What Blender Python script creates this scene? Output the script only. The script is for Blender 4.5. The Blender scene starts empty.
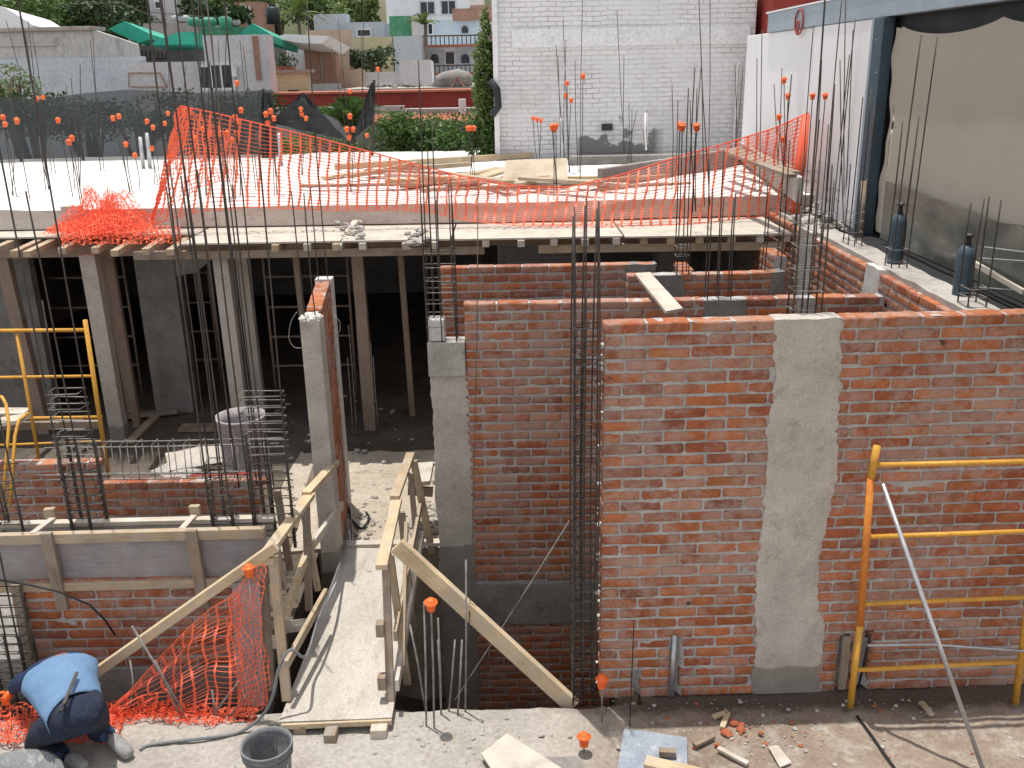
import bpy, math, random
import numpy as np
from mathutils import Vector, Matrix, noise
random.seed(7)
R = math.radians
sc = bpy.context.scene
COL = sc.collection
# ------------------------------------------------------------------ camera
F = 940.0; PT = math.atan(316/940); RO = R(1.1); CH = 4.65
_c, _s = math.cos(PT), math.sin(PT); _cr, _sr = math.cos(RO), math.sin(RO)
_f = Vector((0, _c, -_s)); _u0 = Vector((0, _s, _c)); _r0 = Vector((1, 0, 0))
_r = _r0*_cr - _u0*_sr; _u = _u0*_cr + _r0*_sr
CAM = Vector((0, 0, CH))
def P(px, py, X=None, Y=None, Z=None):
    d = _f + _r*((px-512)/F) + _u*((384-py)/F)
    t = d and (Y/d.y if Y is not None else ((Z-CH)/d.z if Z is not None else X/d.x))
    return CAM + d*t
cam = bpy.data.objects.new('camera', bpy.data.cameras.new('camera')); COL.objects.link(cam)
m = Matrix.Identity(4)
for i, v in enumerate((_r, _u, -_f)):
    for k in range(3): m[k][i] = v[k]
m.translation = CAM
cam.matrix_world = m
cam.data.sensor_width = 36; cam.data.lens = 36*F/1024; cam.data.clip_end = 3000; cam.data.clip_start = .05
sc.camera = cam
# ------------------------------------------------------------------ materials
def newmat(name):
    M = bpy.data.materials.new(name); M.use_nodes = True
    nt = M.node_tree; b = nt.nodes['Principled BSDF']
    return M, nt, b
def N(nt, t, **kw):
    n = nt.nodes.new(t)
    for k, v in kw.items():
        if k in n.inputs.keys(): n.inputs[k].default_value = v
        else: setattr(n, k, v)
    return n
def ramp(nt, fac, stops):
    r = nt.nodes.new('ShaderNodeValToRGB'); e = r.color_ramp.elements
    while len(e) < len(stops): e.new(.5)
    for i, (p, c) in enumerate(stops):
        e[i].position = p; e[i].color = (*c, 1) if len(c) == 3 else c
    nt.links.new(fac, r.inputs[0]); return r.outputs[0]
def mixc(nt, fac, a, b, mode='MIX'):
    n = nt.nodes.new('ShaderNodeMix'); n.data_type = 'RGBA'; n.blend_type = mode
    for s, v in ((0, fac), (6, a), (7, b)):
        if hasattr(v, 'links') or hasattr(v, 'is_linked'): nt.links.new(v, n.inputs[s])
        else: n.inputs[s].default_value = v if s == 0 else (*v, 1)
    return n.outputs[2]
def bumpn(nt, b, h, strength, dist=.01):
    n = N(nt, 'ShaderNodeBump', Strength=strength, Distance=dist)
    nt.links.new(h, n.inputs['Height']); nt.links.new(n.outputs[0], b.inputs['Normal']); return n
def noi(nt, coord, scale, detail=5, rough=.6, vec_scale=None):
    src = coord
    if vec_scale:
        mp = nt.nodes.new('ShaderNodeMapping'); mp.inputs['Scale'].default_value = vec_scale
        nt.links.new(coord, mp.inputs[0]); src = mp.outputs[0]
    n = N(nt, 'ShaderNodeTexNoise', Scale=scale, Detail=detail, Roughness=rough)
    nt.links.new(src, n.inputs['Vector']); return n.outputs['Fac']
def tc(nt, k='Object'):
    return nt.nodes.new('ShaderNodeTexCoord').outputs[k]
def mix3(name, c1, c2, c3=None, s1=3, s2=30, rough=.85, bump=.3, bd=.01, metal=0, lo=.35, hi=.65, coord='Object', vs=None, spec=.3):
    M, nt, b = newmat(name); co = tc(nt, coord)
    a = noi(nt, co, s1, 6, .65, vs)
    col = ramp(nt, a, [(lo, c1), (hi, c2)])
    fine = noi(nt, co, s2, 8, .7, vs)
    if c3:
        col = mixc(nt, ramp(nt, noi(nt, co, s1*2.7, 6, .7, vs), [(.55, (0, 0, 0)), (.72, (1, 1, 1))]), col, c3)
    dk = ramp(nt, fine, [(.3, (.72,)*3), (.7, (1.12,)*3)])
    col = mixc(nt, 1.0, col, dk, 'MULTIPLY')
    nt.links.new(col, b.inputs['Base Color'])
    b.inputs['Roughness'].default_value = rough; b.inputs['Metallic'].default_value = metal
    b.inputs['Specular IOR Level'].default_value = spec
    if bump: bumpn(nt, b, fine, bump, bd)
    return M
def plain(name, c, rough=.6, metal=0, var=.12, s=8, bump=0):
    return mix3(name, tuple(x*(1-var) for x in c), tuple(x*(1+var) for x in c), None, s, s*8, rough, bump, .004, metal)
M = {}
M['concrete'] = mix3('concrete', (.33, .305, .275), (.46, .43, .395), (.22, .205, .19), 2.2, 40, .9, .35)
M['concrete_old'] = mix3('concrete_weathered', (.20, .19, .175), (.32, .30, .28), (.15, .14, .13), 2.5, 35, .9, .4)
M['concrete_pale'] = mix3('concrete_pale', (.50, .48, .45), (.64, .62, .58), (.40, .37, .34), 1.2, 30, .9, .25)
M['slab_edge'] = mix3('slab_edge_boards', (.50, .45, .40), (.60, .545, .495), (.40, .33, .29), 1.5, 28, .9, .3, vs=(1, 1, 3))
M['slab_top'] = mix3('slab_dry_cement', (.62, .61, .58), (.74, .73, .70), (.45, .43, .40), .7, 25, .9, .25)
M['column'] = mix3('column_concrete', (.40, .36, .315), (.54, .495, .44), (.33, .29, .25), 2.6, 55, .88, .45)
M['mortar'] = mix3('mortar', (.36, .34, .325), (.50, .475, .455), (.30, .25, .23), 6, 60, .95, .7, .012)
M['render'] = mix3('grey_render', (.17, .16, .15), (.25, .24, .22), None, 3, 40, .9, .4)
M['dirt'] = mix3('dirt_floor', (.20, .165, .13), (.36, .31, .26), (.12, .095, .075), 1.4, 22, .95, .8, .03)
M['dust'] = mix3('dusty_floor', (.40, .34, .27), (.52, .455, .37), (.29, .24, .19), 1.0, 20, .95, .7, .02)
M['dark_earth'] = mix3('dark_earth_and_shade', (.085, .07, .055), (.16, .13, .105), (.06, .05, .04), 1.2, 20, .95, .7, .02)  # dark earth colour, also painting shade onto the floor under the deck
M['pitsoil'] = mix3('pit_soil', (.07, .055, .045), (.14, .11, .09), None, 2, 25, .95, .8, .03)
M['whitewash'] = None
M['rebar'] = mix3('rebar_steel', (.06, .054, .05), (.115, .10, .088), (.12, .06, .035), 6, 160, .6, .5, .003, .6)
M['rebar_dusty'] = mix3('rebar_cement_dust', (.17, .155, .145), (.34, .32, .30), (.11, .08, .06), 9, 160, .8, .4, .003, .2)
M['wire'] = mix3('tie_wire', (.20, .19, .18), (.32, .31, .30), None, 9, 60, .6, 0, 0, .5)
M['yellow'] = mix3('yellow_paint', (.60, .30, .045), (.70, .37, .06), (.45, .20, .05), 5, 60, .5, .2, .003)
M['orange_paint'] = mix3('orange_primer', (.60, .16, .03), (.66, .26, .04), (.45, .2, .04), 9, 60, .5, .2, .003)
M['galv'] = mix3('galvanised_pipe', (.42, .43, .45), (.58, .59, .61), None, 8, 80, .42, .1, .002, .7)
M['cap'] = plain('orange_plastic', (.88, .15, .03), .45, 0, .06)
M['blue_paint'] = mix3('blue_paint', (.05, .082, .105), (.07, .105, .13), (.04, .055, .07), 6, 40, .5, .1)
M['steelblue'] = mix3('steel_grey_paint', (.30, .36, .42), (.35, .41, .47), None, 2, 40, .5, .1)
M['black_rubber'] = plain('black_rubber', (.02, .02, .022), .6)
M['grey_hose'] = plain('grey_hose', (.16, .17, .18), .5)
M['white_paint'] = mix3('white_paint', (.74, .74, .75), (.82, .82, .82), (.58, .57, .56), 1, 20, .8, .15)
M['panel_white'] = mix3('white_panel', (.78, .78, .79), (.83, .83, .84), (.76, .76, .77), .5, 160, .7, .02)
M['lilac'] = mix3('grey_lilac_wall', (.55, .53, .54), (.63, .61, .62), (.48, .46, .465), .7, 12, .85, .2)
M['palewall'] = mix3('pale_blue_wall', (.48, .53, .58), (.56, .60, .64), (.44, .47, .51), .5, 12, .85, .2)
M['parapet'] = mix3('stained_parapet', (.46, .45, .44), (.56, .55, .53), (.26, .25, .24), .7, 14, .9, .3, vs=(1, 1, .4))
M['red'] = mix3('red_wall', (.30, .045, .035), (.36, .06, .045), (.20, .04, .035), .8, 20, .8, .2)
M['brickpink'] = mix3('pink_brown_wall', (.32, .18, .13), (.40, .24, .18), (.24, .13, .10), 1, 15, .9, .3)
M['peach'] = mix3('peach_wall', (.54, .40, .30), (.61, .47, .37), (.36, .25, .2), .8, 15, .9, .2)
M['cream'] = mix3('cream_wall', (.56, .50, .31), (.63, .57, .38), (.45, .39, .27), .8, 15, .9, .2)
M['greenwall'] = mix3('green_banner', (.05, .21, .12), (.08, .27, .16), (.35, .38, .33), 2, 20, .8, .1)
M['bluewall'] = mix3('pale_blue_house', (.52, .61, .68), (.60, .68, .73), (.38, .44, .5), .8, 15, .85, .2)
M['greentarp'] = mix3('green_tarp', (.02, .30, .20), (.04, .40, .28), (.02, .24, .17), 2, 20, .55, .3)
M['whitetarp'] = mix3('white_canvas', (.80, .80, .80), (.88, .88, .88), None, 2, 20, .7, .2)
M['tank'] = plain('grey_tank_plastic', (.40, .40, .41), .5)
M['tankgreen'] = plain('green_tank_paint', (.05, .25, .16), .5)
M['tankblack'] = plain('black_tank_plastic', (.02, .025, .03), .5)
M['glass'] = mix3('dark_window', (.02, .025, .03), (.04, .045, .055), None, 3, 20, .15, 0)
M['rooftile'] = mix3('roof_tile', (.38, .13, .08), (.48, .19, .12), (.3, .1, .07), 3, 30, .85, .4)
M['metalroof'] = mix3('rusty_sheet_roof', (.32, .28, .25), (.42, .38, .35), (.25, .15, .1), 1, 15, .7, .3)
M['beige'] = mix3('beige_tarp', (.40, .36, .295), (.425, .38, .315), (.385, .345, .285), .8, 200, .85, .1, .002)
M['denim'] = mix3('dark_denim', (.012, .016, .030), (.025, .034, .062), (.045, .06, .11), 6, 120, .9, .3, .004)
M['denim_light'] = mix3('blue_denim', (.03, .05, .11), (.055, .085, .17), None, 6, 120, .9, .3, .004)
M['vest'] = mix3('light_blue_cloth', (.12, .215, .355), (.155, .265, .42), None, 4, 90, .85, .35, .006)
M['navy'] = mix3('navy_cloth', (.012, .025, .07), (.02, .04, .11), None, 4, 90, .85, .35, .006)
M['skin'] = plain('skin', (.30, .15, .09), .6)
M['hair'] = plain('hair', (.012, .01, .009), .7)
M['sole'] = mix3('dusty_shoe', (.24, .235, .23), (.34, .335, .33), (.15, .145, .14), 9, 70, .9, .3)
M['bucket'] = mix3('grey_bucket', (.14, .145, .15), (.22, .225, .23), (.42, .40, .38), 5, 50, .6, .25)
M['drum'] = mix3('dusty_drum', (.30, .27, .29), (.40, .37, .38), (.50, .48, .46), 3, 40, .7, .2)
M['greysheet'] = mix3('blue_grey_sheet', (.22, .255, .31), (.33, .37, .42), (.46, .47, .48), 3, 50, .6, .2)
M['stone'] = mix3('rubble_stone', (.34, .31, .28), (.48, .45, .41), (.18, .15, .13), 5, 40, .95, .5)
M['brickchip'] = mix3('brick_chip', (.34, .09, .045), (.46, .15, .07), None, 8, 60, .9, .5)
def wood(name, c1, c2, dirt=None):
    Mt, nt, b = newmat(name); uv = tc(nt, 'UV'); ob = tc(nt, 'Object')
    g = noi(nt, uv, 3, 6, .65, (1.2, 26, 1))
    col = ramp(nt, g, [(.3, c1), (.68, c2)])
    big = noi(nt, ob, 4, 4, .6)
    col = mixc(nt, 1.0, col, ramp(nt, big, [(.3, (.75,)*3), (.7, (1.15,)*3)]), 'MULTIPLY')
    if dirt:
        col = mixc(nt, ramp(nt, noi(nt, ob, 5, 7, .7), [(.45, (0, 0, 0)), (.62, (.8, .8, .8))]), col, dirt)
    nt.links.new(col, b.inputs['Base Color']); b.inputs['Roughness'].default_value = .85
    b.inputs['Specular IOR Level'].default_value = .2
    bumpn(nt, b, g, .5, .004); return Mt
M['wood'] = wood('pine_lumber', (.33, .24, .15), (.49, .385, .26), (.38, .33, .27))
M['wood_new'] = wood('pine_lumber_fresh', (.43, .31, .185), (.58, .46, .30), (.44, .38, .30))
M['wood_old'] = wood('pine_lumber_aged', (.20, .145, .10), (.34, .26, .19), (.30, .27, .24))
M['wood_pale'] = wood('cement_dusted_lumber', (.42, .36, .28), (.56, .50, .42), (.50, .47, .43))
M['wood_dark'] = wood('shoring_timber', (.22, .15, .11), (.34, .25, .19), (.28, .24, .21))
M['ply'] = wood('dusty_plywood', (.40, .36, .30), (.52, .48, .42), (.50, .46, .40))
M['ply_grey'] = wood('grey_form_board', (.23, .21, .21), (.34, .31, .31), (.28, .24, .22))
M['ply_brown'] = wood('brown_plywood', (.38, .30, .21), (.50, .42, .31), (.44, .38, .31))
def damp_column():
    Mt = M['column']; nt = Mt.node_tree; b = nt.nodes['Principled BSDF']; lk = b.inputs['Base Color'].links[0].from_socket
    pos = nt.nodes.new('ShaderNodeNewGeometry').outputs['Position']; sep = nt.nodes.new('ShaderNodeSeparateXYZ'); nt.links.new(pos, sep.inputs[0])
    a = N(nt, 'ShaderNodeMath', operation='MULTIPLY_ADD'); nt.links.new(noi(nt, pos, 5, 4, .6), a.inputs[0]); a.inputs[1].default_value = .12; nt.links.new(sep.outputs[2], a.inputs[2])
    k = N(nt, 'ShaderNodeMapRange'); nt.links.new(a.outputs[0], k.inputs[0]); k.inputs[1].default_value = .29; k.inputs[2].default_value = .31; k.inputs[3].default_value = .6; k.inputs[4].default_value = 0
    nt.links.new(mixc(nt, k.outputs[0], lk, (.13, .11, .095)), b.inputs['Base Color'])
damp_column()
M['deckdust'] = mix3('cement_dusted_board', (.42, .385, .335), (.53, .495, .445), (.36, .32, .27), 1.6, 45, .9, .2, vs=(1.5, .6, 1))
# brick material with per-brick tint
def brickmat(name, film=.55, filmc=(.40, .25, .22), dark=.0):
    Mt, nt, b = newmat(name); co = tc(nt)
    at = N(nt, 'ShaderNodeAttribute', attribute_name='tint')
    n1 = noi(nt, co, 14, 8, .7); n2 = noi(nt, co, 70, 6, .7)
    col = mixc(nt, 1.0, at.outputs['Color'], ramp(nt, n1, [(.3, (.70, .66, .64)), (.7, (1.15, 1.15, 1.15))]), 'MULTIPLY')
    fm = N(nt, 'ShaderNodeMath', operation='MULTIPLY'); 
    big = N(nt, 'ShaderNodeMath', operation='MULTIPLY_ADD'); nt.links.new(noi(nt, co, 1.1, 3, .5), big.inputs[0]); big.inputs[1].default_value = .55; nt.links.new(noi(nt, co, 6.5, 9, .74), big.inputs[2])
    ff = ramp(nt, big.outputs[0], [(.72, (0, 0, 0)), (.84, (film,)*3)])
    col = mixc(nt, ff, col, filmc)
    stain = ramp(nt, noi(nt, co, 9, 3, .5), [(.70, (0, 0, 0)), (.76, (.85,)*3)])
    col = mixc(nt, stain, col, (.05, .035, .035))
    edge = ramp(nt, n2, [(.3, (.75,)*3), (.7, (1.15,)*3)])
    col = mixc(nt, 1.0, col, edge, 'MULTIPLY')
    nt.links.new(col, b.inputs['Base Color']); b.inputs['Roughness'].default_value = .93
    b.inputs['Specular IOR Level'].default_value = .15
    bumpn(nt, b, n2, .6, .006); return Mt
M['brick'] = brickmat('clay_brick', .55, (.40, .30, .255))
M['brick_clean'] = brickmat('clay_brick_clean', .35)
# painted white brick of the neighbour: procedural courses
def whitebrick():
    Mt, nt, b = newmat('whitewashed_brick'); co = tc(nt)
    mp = nt.nodes.new('ShaderNodeMapping'); mp.inputs['Rotation'].default_value = (R(90), 0, 0)
    nt.links.new(co, mp.inputs[0])
    wob = N(nt, 'ShaderNodeTexNoise', Scale=2.5, Detail=3); nt.links.new(co, wob.inputs['Vector'])
    ad = nt.nodes.new('ShaderNodeVectorMath'); ad.operation = 'MULTIPLY_ADD'
    nt.links.new(wob.outputs['Color'], ad.inputs[0]); ad.inputs[1].default_value = (.10, .07, .10); nt.links.new(mp.outputs[0], ad.inputs[2])
    br = N(nt, 'ShaderNodeTexBrick', Scale=1.0); nt.links.new(ad.outputs[0], br.inputs['Vector'])
    br.inputs['Brick Width'].default_value = .27; br.inputs['Row Height'].default_value = .085
    br.inputs['Mortar Size'].default_value = .012; br.inputs['Mortar Smooth'].default_value = .6
    br.inputs['Color1'].default_value = (1, 1, 1, 1); br.inputs['Color2'].default_value = (.85, .85, .85, 1); br.inputs['Mortar'].default_value = (.0, .0, .0, 1)
    msk = noi(nt, co, 1.3, 6, .65)
    col = ramp(nt, noi(nt, co, .8, 8, .7), [(.32, (.54, .53, .53)), (.5, (.70, .70, .70)), (.7, (.78, .78, .78))])
    j = ramp(nt, br.outputs['Fac'], [(.2, (0, 0, 0)), (.9, (1, 1, 1))])
    jm = mixc(nt, 1.0, j, ramp(nt, msk, [(.36, (.0,)*3), (.62, (.8,)*3)]), 'MULTIPLY')
    col = mixc(nt, jm, col, (.33, .30, .29))
    col = mixc(nt, ramp(nt, noi(nt, co, 4, 6, .7), [(.62, (0, 0, 0)), (.72, (.55,)*3)]), col, (.40, .36, .35))
    sep = nt.nodes.new('ShaderNodeSeparateXYZ'); nt.links.new(co, sep.inputs[0])
    ml = N(nt, 'ShaderNodeMath', operation='MULTIPLY_ADD'); nt.links.new(noi(nt, co, 1.9, 4, .6), ml.inputs[0]); ml.inputs[1].default_value = -2.2; nt.links.new(sep.outputs[2], ml.inputs[2])
    # bare cement patches low on the wall (old repairs)
    low = ramp(nt, ml.outputs[0], [(0.0, (1, 1, 1)), (.12, (0, 0, 0))])
    Mt['lowout'] = 0
    g = N(nt, 'ShaderNodeMapRange'); nt.links.new(ml.outputs[0], g.inputs[0]); g.inputs[1].default_value = 4.12; g.inputs[2].default_value = 4.2; g.inputs[3].default_value = 1; g.inputs[4].default_value = 0
    sx = N(nt, 'ShaderNodeMapRange'); nt.links.new(sep.outputs[0], sx.inputs[0]); sx.inputs[1].default_value = -.9; sx.inputs[2].default_value = -.8
    sx2 = N(nt, 'ShaderNodeMapRange'); nt.links.new(sep.outputs[0], sx2.inputs[0]); sx2.inputs[1].default_value = .6; sx2.inputs[2].default_value = .8; sx2.inputs[3].default_value = 1; sx2.inputs[4].default_value = 0
    a = N(nt, 'ShaderNodeMath', operation='MULTIPLY'); nt.links.new(g.outputs[0], a.inputs[0]); nt.links.new(sx.outputs[0], a.inputs[1])
    a2 = N(nt, 'ShaderNodeMath', operation='MULTIPLY'); nt.links.new(a.outputs[0], a2.inputs[0]); nt.links.new(sx2.outputs[0], a2.inputs[1])
    col = mixc(nt, a2.outputs[0], col, (.20, .20, .20))
    nt.links.new(col, b.inputs['Base Color']); b.inputs['Roughness'].default_value = .9
    h = N(nt, 'ShaderNodeMath', operation='MULTIPLY_ADD'); nt.links.new(j, h.inputs[0]); h.inputs[1].default_value = -1.0; nt.links.new(noi(nt, co, 14, 6, .7), h.inputs[2])
    bumpn(nt, b, h.outputs[0], .55, .03); return Mt
M['whitebrick'] = whitebrick()
# shade cloth: woven, partly see-through
def cloth(name, c, alpha, c2=None):
    Mt, nt, b = newmat(name); co = tc(nt)
    n = noi(nt, co, 1.2, 5, .6)
    nt.links.new(ramp(nt, n, [(.3, c), (.7, c2 or c)]), b.inputs['Base Color']); b.inputs['Roughness'].default_value = .8
    b.inputs['Alpha'].default_value = alpha; b.inputs['Specular IOR Level'].default_value = .3
    bumpn(nt, b, noi(nt, co, 5, 5, .6), .5, .05); return Mt
M['shadenet'] = cloth('black_shade_net', (.045, .05, .053), .74, (.07, .078, .082))
M['shadenet_grey'] = cloth('grey_shade_net', (.06, .07, .07), .93, (.10, .11, .105))
M['tarpblack'] = cloth('black_tarp', (.025, .027, .03), 1, (.05, .052, .056))
def netmat():
    Mt, nt, b = newmat('orange_barrier_plastic')
    b.inputs['Base Color'].default_value = (.92, .16, .075, 1); b.inputs['Roughness'].default_value = .5
    tr = nt.nodes.new('ShaderNodeBsdfTranslucent'); tr.inputs[0].default_value = (.95, .22, .11, 1)
    mx = nt.nodes.new('ShaderNodeMixShader'); mx.inputs[0].default_value = .3
    nt.links.new(b.outputs[0], mx.inputs[1]); nt.links.new(tr.outputs[0], mx.inputs[2])
    nt.links.new(mx.outputs[0], nt.nodes['Material Output'].inputs[0]); return Mt
M['net'] = netmat()
def leafmat(name, cs):
    Mt, nt, b = newmat(name)
    g = nt.nodes.new('ShaderNodeNewGeometry')
    col = ramp(nt, g.outputs['Random Per Island'], [(i/(len(cs)-1), c) for i, c in enumerate(cs)])
    nt.links.new(col, b.inputs['Base Color']); b.inputs['Roughness'].default_value = .55
    tr = nt.nodes.new('ShaderNodeBsdfTranslucent'); nt.links.new(col, tr.inputs[0])
    mx = nt.nodes.new('ShaderNodeMixShader'); mx.inputs[0].default_value = .25
    nt.links.new(b.outputs[0], mx.inputs[1]); nt.links.new(tr.outputs[0], mx.inputs[2])
    nt.links.new(mx.outputs[0], nt.nodes['Material Output'].inputs[0]); return Mt
M['leaf'] = leafmat('green_leaves', [(.05, .10, .02), (.08, .15, .035), (.13, .22, .06), (.06, .12, .03)])
M['leafdark'] = leafmat('dark_leaves', [(.02, .045, .015), (.035, .07, .02), (.06, .10, .03)])
M['leaflight'] = leafmat('light_leaves', [(.08, .13, .03), (.13, .19, .05), (.17, .22, .07)])
M['bark'] = mix3('bark', (.09, .07, .05), (.16, .13, .10), None, 5, 30, .95, .6)
M['hill'] = mix3('hill_ground', (.04, .055, .02), (.10, .10, .05), None, .05, 1, .95, 0)
# ------------------------------------------------------------------ object helpers
WL = {}
def tag(o, label=None, cat=None, group=None, kind=None):
    if label: o['label'] = label
    if cat: o['category'] = cat
    if group: o['group'] = group
    if kind: o['kind'] = kind
    return o
def thing(name, loc, label, cat, group=None):
    o = bpy.data.objects.new(name, None); COL.objects.link(o); o.location = loc; o.empty_display_size = .1
    WL[o.name] = Vector(loc); return tag(o, label, cat, group)
LAT_U = [0, .045, .5, .955, 1]
def brick_lattice():
    us = [0, .05, .35, .65, .95, 1]; vs = [0, .12, .88, 1]; ws = [0, .2, .8, 1]
    idx = {}; pts = []; fs = []
    def gi(i, j, k):
        if (i, j, k) not in idx: idx[(i, j, k)] = len(pts); pts.append((us[i], vs[j], ws[k], (i in (0, 5))+(j in (0, 3))+(k in (0, 3)), i, j, k))
        return idx[(i, j, k)]
    for i in range(5):
        for j in range(3):
            fs.append((gi(i, j, 0), gi(i, j+1, 0), gi(i+1, j+1, 0), gi(i+1, j, 0))); fs.append((gi(i, j, 3), gi(i+1, j, 3), gi(i+1, j+1, 3), gi(i, j+1, 3)))
        for k in range(3):
            fs.append((gi(i, 0, k), gi(i+1, 0, k), gi(i+1, 0, k+1), gi(i, 0, k+1))); fs.append((gi(i, 3, k), gi(i, 3, k+1), gi(i+1, 3, k+1), gi(i+1, 3, k)))
    for j in range(3):
        for k in range(3):
            fs.append((gi(0, j, k), gi(0, j, k+1), gi(0, j+1, k+1), gi(0, j+1, k))); fs.append((gi(5, j, k), gi(5, j+1, k), gi(5, j+1, k+1), gi(5, j, k+1)))
    return pts, fs
LP, LF = brick_lattice()
LPA = np.array([p[:3] for p in LP]); LPN = np.array([p[3] for p in LP])
class MB:
    def __init__(s): s.v = []; s.f = []; s.mi = []; s.uv = []; s.tint = []; s.ct = (1, 1, 1, 1); s.m = 0
    def face(s, ids, uv=None):
        s.f.append(ids); s.mi.append(s.m); s.uv.append(uv or [(0, 0)]*len(ids)); s.tint.append(s.ct)
    def obox(s, c, ax, ay, az, sx, sy, sz):
        c = Vector(c); b = len(s.v)
        q = []
        for k in (-.5, .5):
            for j in (-.5, .5):
                for i in (-.5, .5):
                    s.v.append(c+ax*(i*sx)+ay*(j*sy)+az*(k*sz)); q.append((i*sx, j*sy, k*sz))
        off = random.random()*10
        for ids in ((0, 2, 3, 1), (4, 5, 7, 6), (0, 1, 5, 4), (2, 6, 7, 3), (0, 4, 6, 2), (1, 3, 7, 5)):
            s.face([b+i for i in ids], [(q[i][0]+off, q[i][1]+q[i][2]+off) for i in ids])
        return s
    def box(s, x0, y0, z0, x1, y1, z1):
        sx, sy, sz = x1-x0, y1-y0, z1-z0; c = ((x0+x1)/2, (y0+y1)/2, (z0+z1)/2)
        X, Y, Z = Vector((1, 0, 0)), Vector((0, 1, 0)), Vector((0, 0, 1))
        o = sorted([(abs(sx), 0), (abs(sy), 1), (abs(sz), 2)], reverse=True)[0][1]
        if o == 0: return s.obox(c, X, Y, Z, sx, sy, sz)
        if o == 1: return s.obox(c, Y, Z, X, sy, sz, sx)
        return s.obox(c, Z, X, Y, sz, sx, sy)
    def bar(s, p, q, w, h, up=(0, 0, 1), roll=0):
        p, q = Vector(p), Vector(q); d = q-p; L = d.length; d = d/L; up = Vector(up)
        if abs(d.dot(up)) > .98: up = Vector((0, 1, 0))
        sd = d.cross(up).normalized(); u = sd.cross(d).normalized()
        if roll: rm = Matrix.Rotation(roll, 3, d); sd = rm@sd; u = rm@u
        return s.obox((p+q)/2, d, sd, u, L, w, h)
    def tube(s, pts, r, n=8, cap=True, ridged=False):
        pts = [Vector(p) for p in pts]; rs = r if isinstance(r, (list, tuple)) else [r]*len(pts)
        b = len(s.v); up = Vector((0, 0, 1)); prev = None
        for i, p in enumerate(pts):
            d = (pts[min(i+1, len(pts)-1)]-pts[max(i-1, 0)]).normalized()
            if prev is None:
                a = d.cross(up if abs(d.z) < .9 else Vector((1, 0, 0))).normalized()
            else: a = (prev-d*prev.dot(d)).normalized()
            prev = a; c = d.cross(a)
            for k in range(n):
                t = 2*math.pi*k/n; s.v.append(p+(a*math.cos(t)+c*math.sin(t))*rs[i])
        for i in range(len(pts)-1):
            for k in range(n):
                k2 = (k+1) % n; s.face([b+i*n+k, b+i*n+k2, b+(i+1)*n+k2, b+(i+1)*n+k])
        if cap:
            s.face([b+k for k in range(n)][::-1]); s.face([b+(len(pts)-1)*n+k for k in range(n)])
        return s
    def lathe(s, prof, c, n=20, axis=None):
        c = Vector(c); b = len(s.v)
        for r, z in prof:
            for k in range(n):
                t = 2*math.pi*k/n; s.v.append(c+Vector((r*math.cos(t), r*math.sin(t), z)))
        for i in range(len(prof)-1):
            for k in range(n):
                k2 = (k+1) % n; s.face([b+i*n+k, b+i*n+k2, b+(i+1)*n+k2, b+(i+1)*n+k])
        return s
    def ribbon(s, pts, w, wd):
        b = len(s.v); wd = Vector(wd)
        for p in pts: s.v.append(Vector(p)-wd*w/2); s.v.append(Vector(p)+wd*w/2)
        for i in range(len(pts)-1): s.face([b+2*i, b+2*i+1, b+2*i+3, b+2*i+2])
        return s
    def grid(s, fn, nu, nv, flip=False):
        b = len(s.v); uvs = []
        for j in range(nv+1):
            for i in range(nu+1):
                p = Vector(fn(i/nu, j/nv)); s.v.append(p); uvs.append((p.x+p.y, p.z+p.y*.3))
        for j in range(nv):
            for i in range(nu):
                a = j*(nu+1)+i; ids = [a, a+1, a+nu+2, a+nu+1]
                if flip: ids = ids[::-1]
                s.face([b+k for k in ids], [uvs[k] for k in ids])
        return s
    def rock(s, c, r, seed=0, flat=.7):
        c = Vector(c); b = len(s.v); n = 7; rings = 4; sd = Vector((seed*1.7, seed*.31, seed*2.3))
        for i in range(1, rings):
            ph = math.pi*i/rings
            for k in range(n):
                t = 2*math.pi*k/n+seed; d = Vector((math.sin(ph)*math.cos(t), math.sin(ph)*math.sin(t), math.cos(ph)))
                q = 1+.55*noise.noise(d*1.3+sd); s.v.append(c+Vector((d.x*r*q*1.2, d.y*r*q, d.z*r*q*flat)))
        s.v.append(c+Vector((0, 0, r*flat))); s.v.append(c-Vector((0, 0, r*flat))); T = len(s.v)-2
        for i in range(rings-2):
            for k in range(n):
                k2 = (k+1) % n; s.face([b+i*n+k, b+(i+1)*n+k, b+(i+1)*n+k2, b+i*n+k2])
        for k in range(n):
            k2 = (k+1) % n; s.face([T, b+k, b+k2]); s.face([T+1, b+(rings-2)*n+k2, b+(rings-2)*n+k])
        return s
    def brick(s, o, e, nrm, u0, u1, t0, t1, z0, z1, jit=.0025, rc=.5):
        # o origin, e unit along wall, nrm unit through thickness
        L = np.array([u1-u0, t1-t0, z1-z0]); A = LPA*L
        ctr = L/2; D = A-ctr
        pull = np.where(LPN == 3, .0045, np.where(LPN == 2, .0025, 0))[:, None]
        A = A - np.sign(D)*pull*(.6+.8*np.random.rand(len(A), 1))
        A += (np.random.rand(*A.shape)-.5)*2*jit
        A += np.array([u0, t0, z0])+(np.random.rand(3)-.5)*np.array([.004, .007, .005])
        tilt = (random.random()-.5)*.014
        A[:, 2] += (A[:, 0]-(u0+u1)/2)*tilt
        b = len(s.v)
        ex, ey = e; nx, ny = nrm
        for a in A: s.v.append((o[0]+ex*a[0]+nx*a[1], o[1]+ey*a[0]+ny*a[1], a[2]))
        c0 = random.choice([(.40, .14, .075), (.37, .12, .07), (.42, .155, .085), (.35, .12, .075), (.44, .17, .09), (.38, .15, .10), (.43, .155, .08), (.35, .155, .125), (.31, .12, .095), (.40, .20, .165), (.41, .145, .075)])
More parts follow.
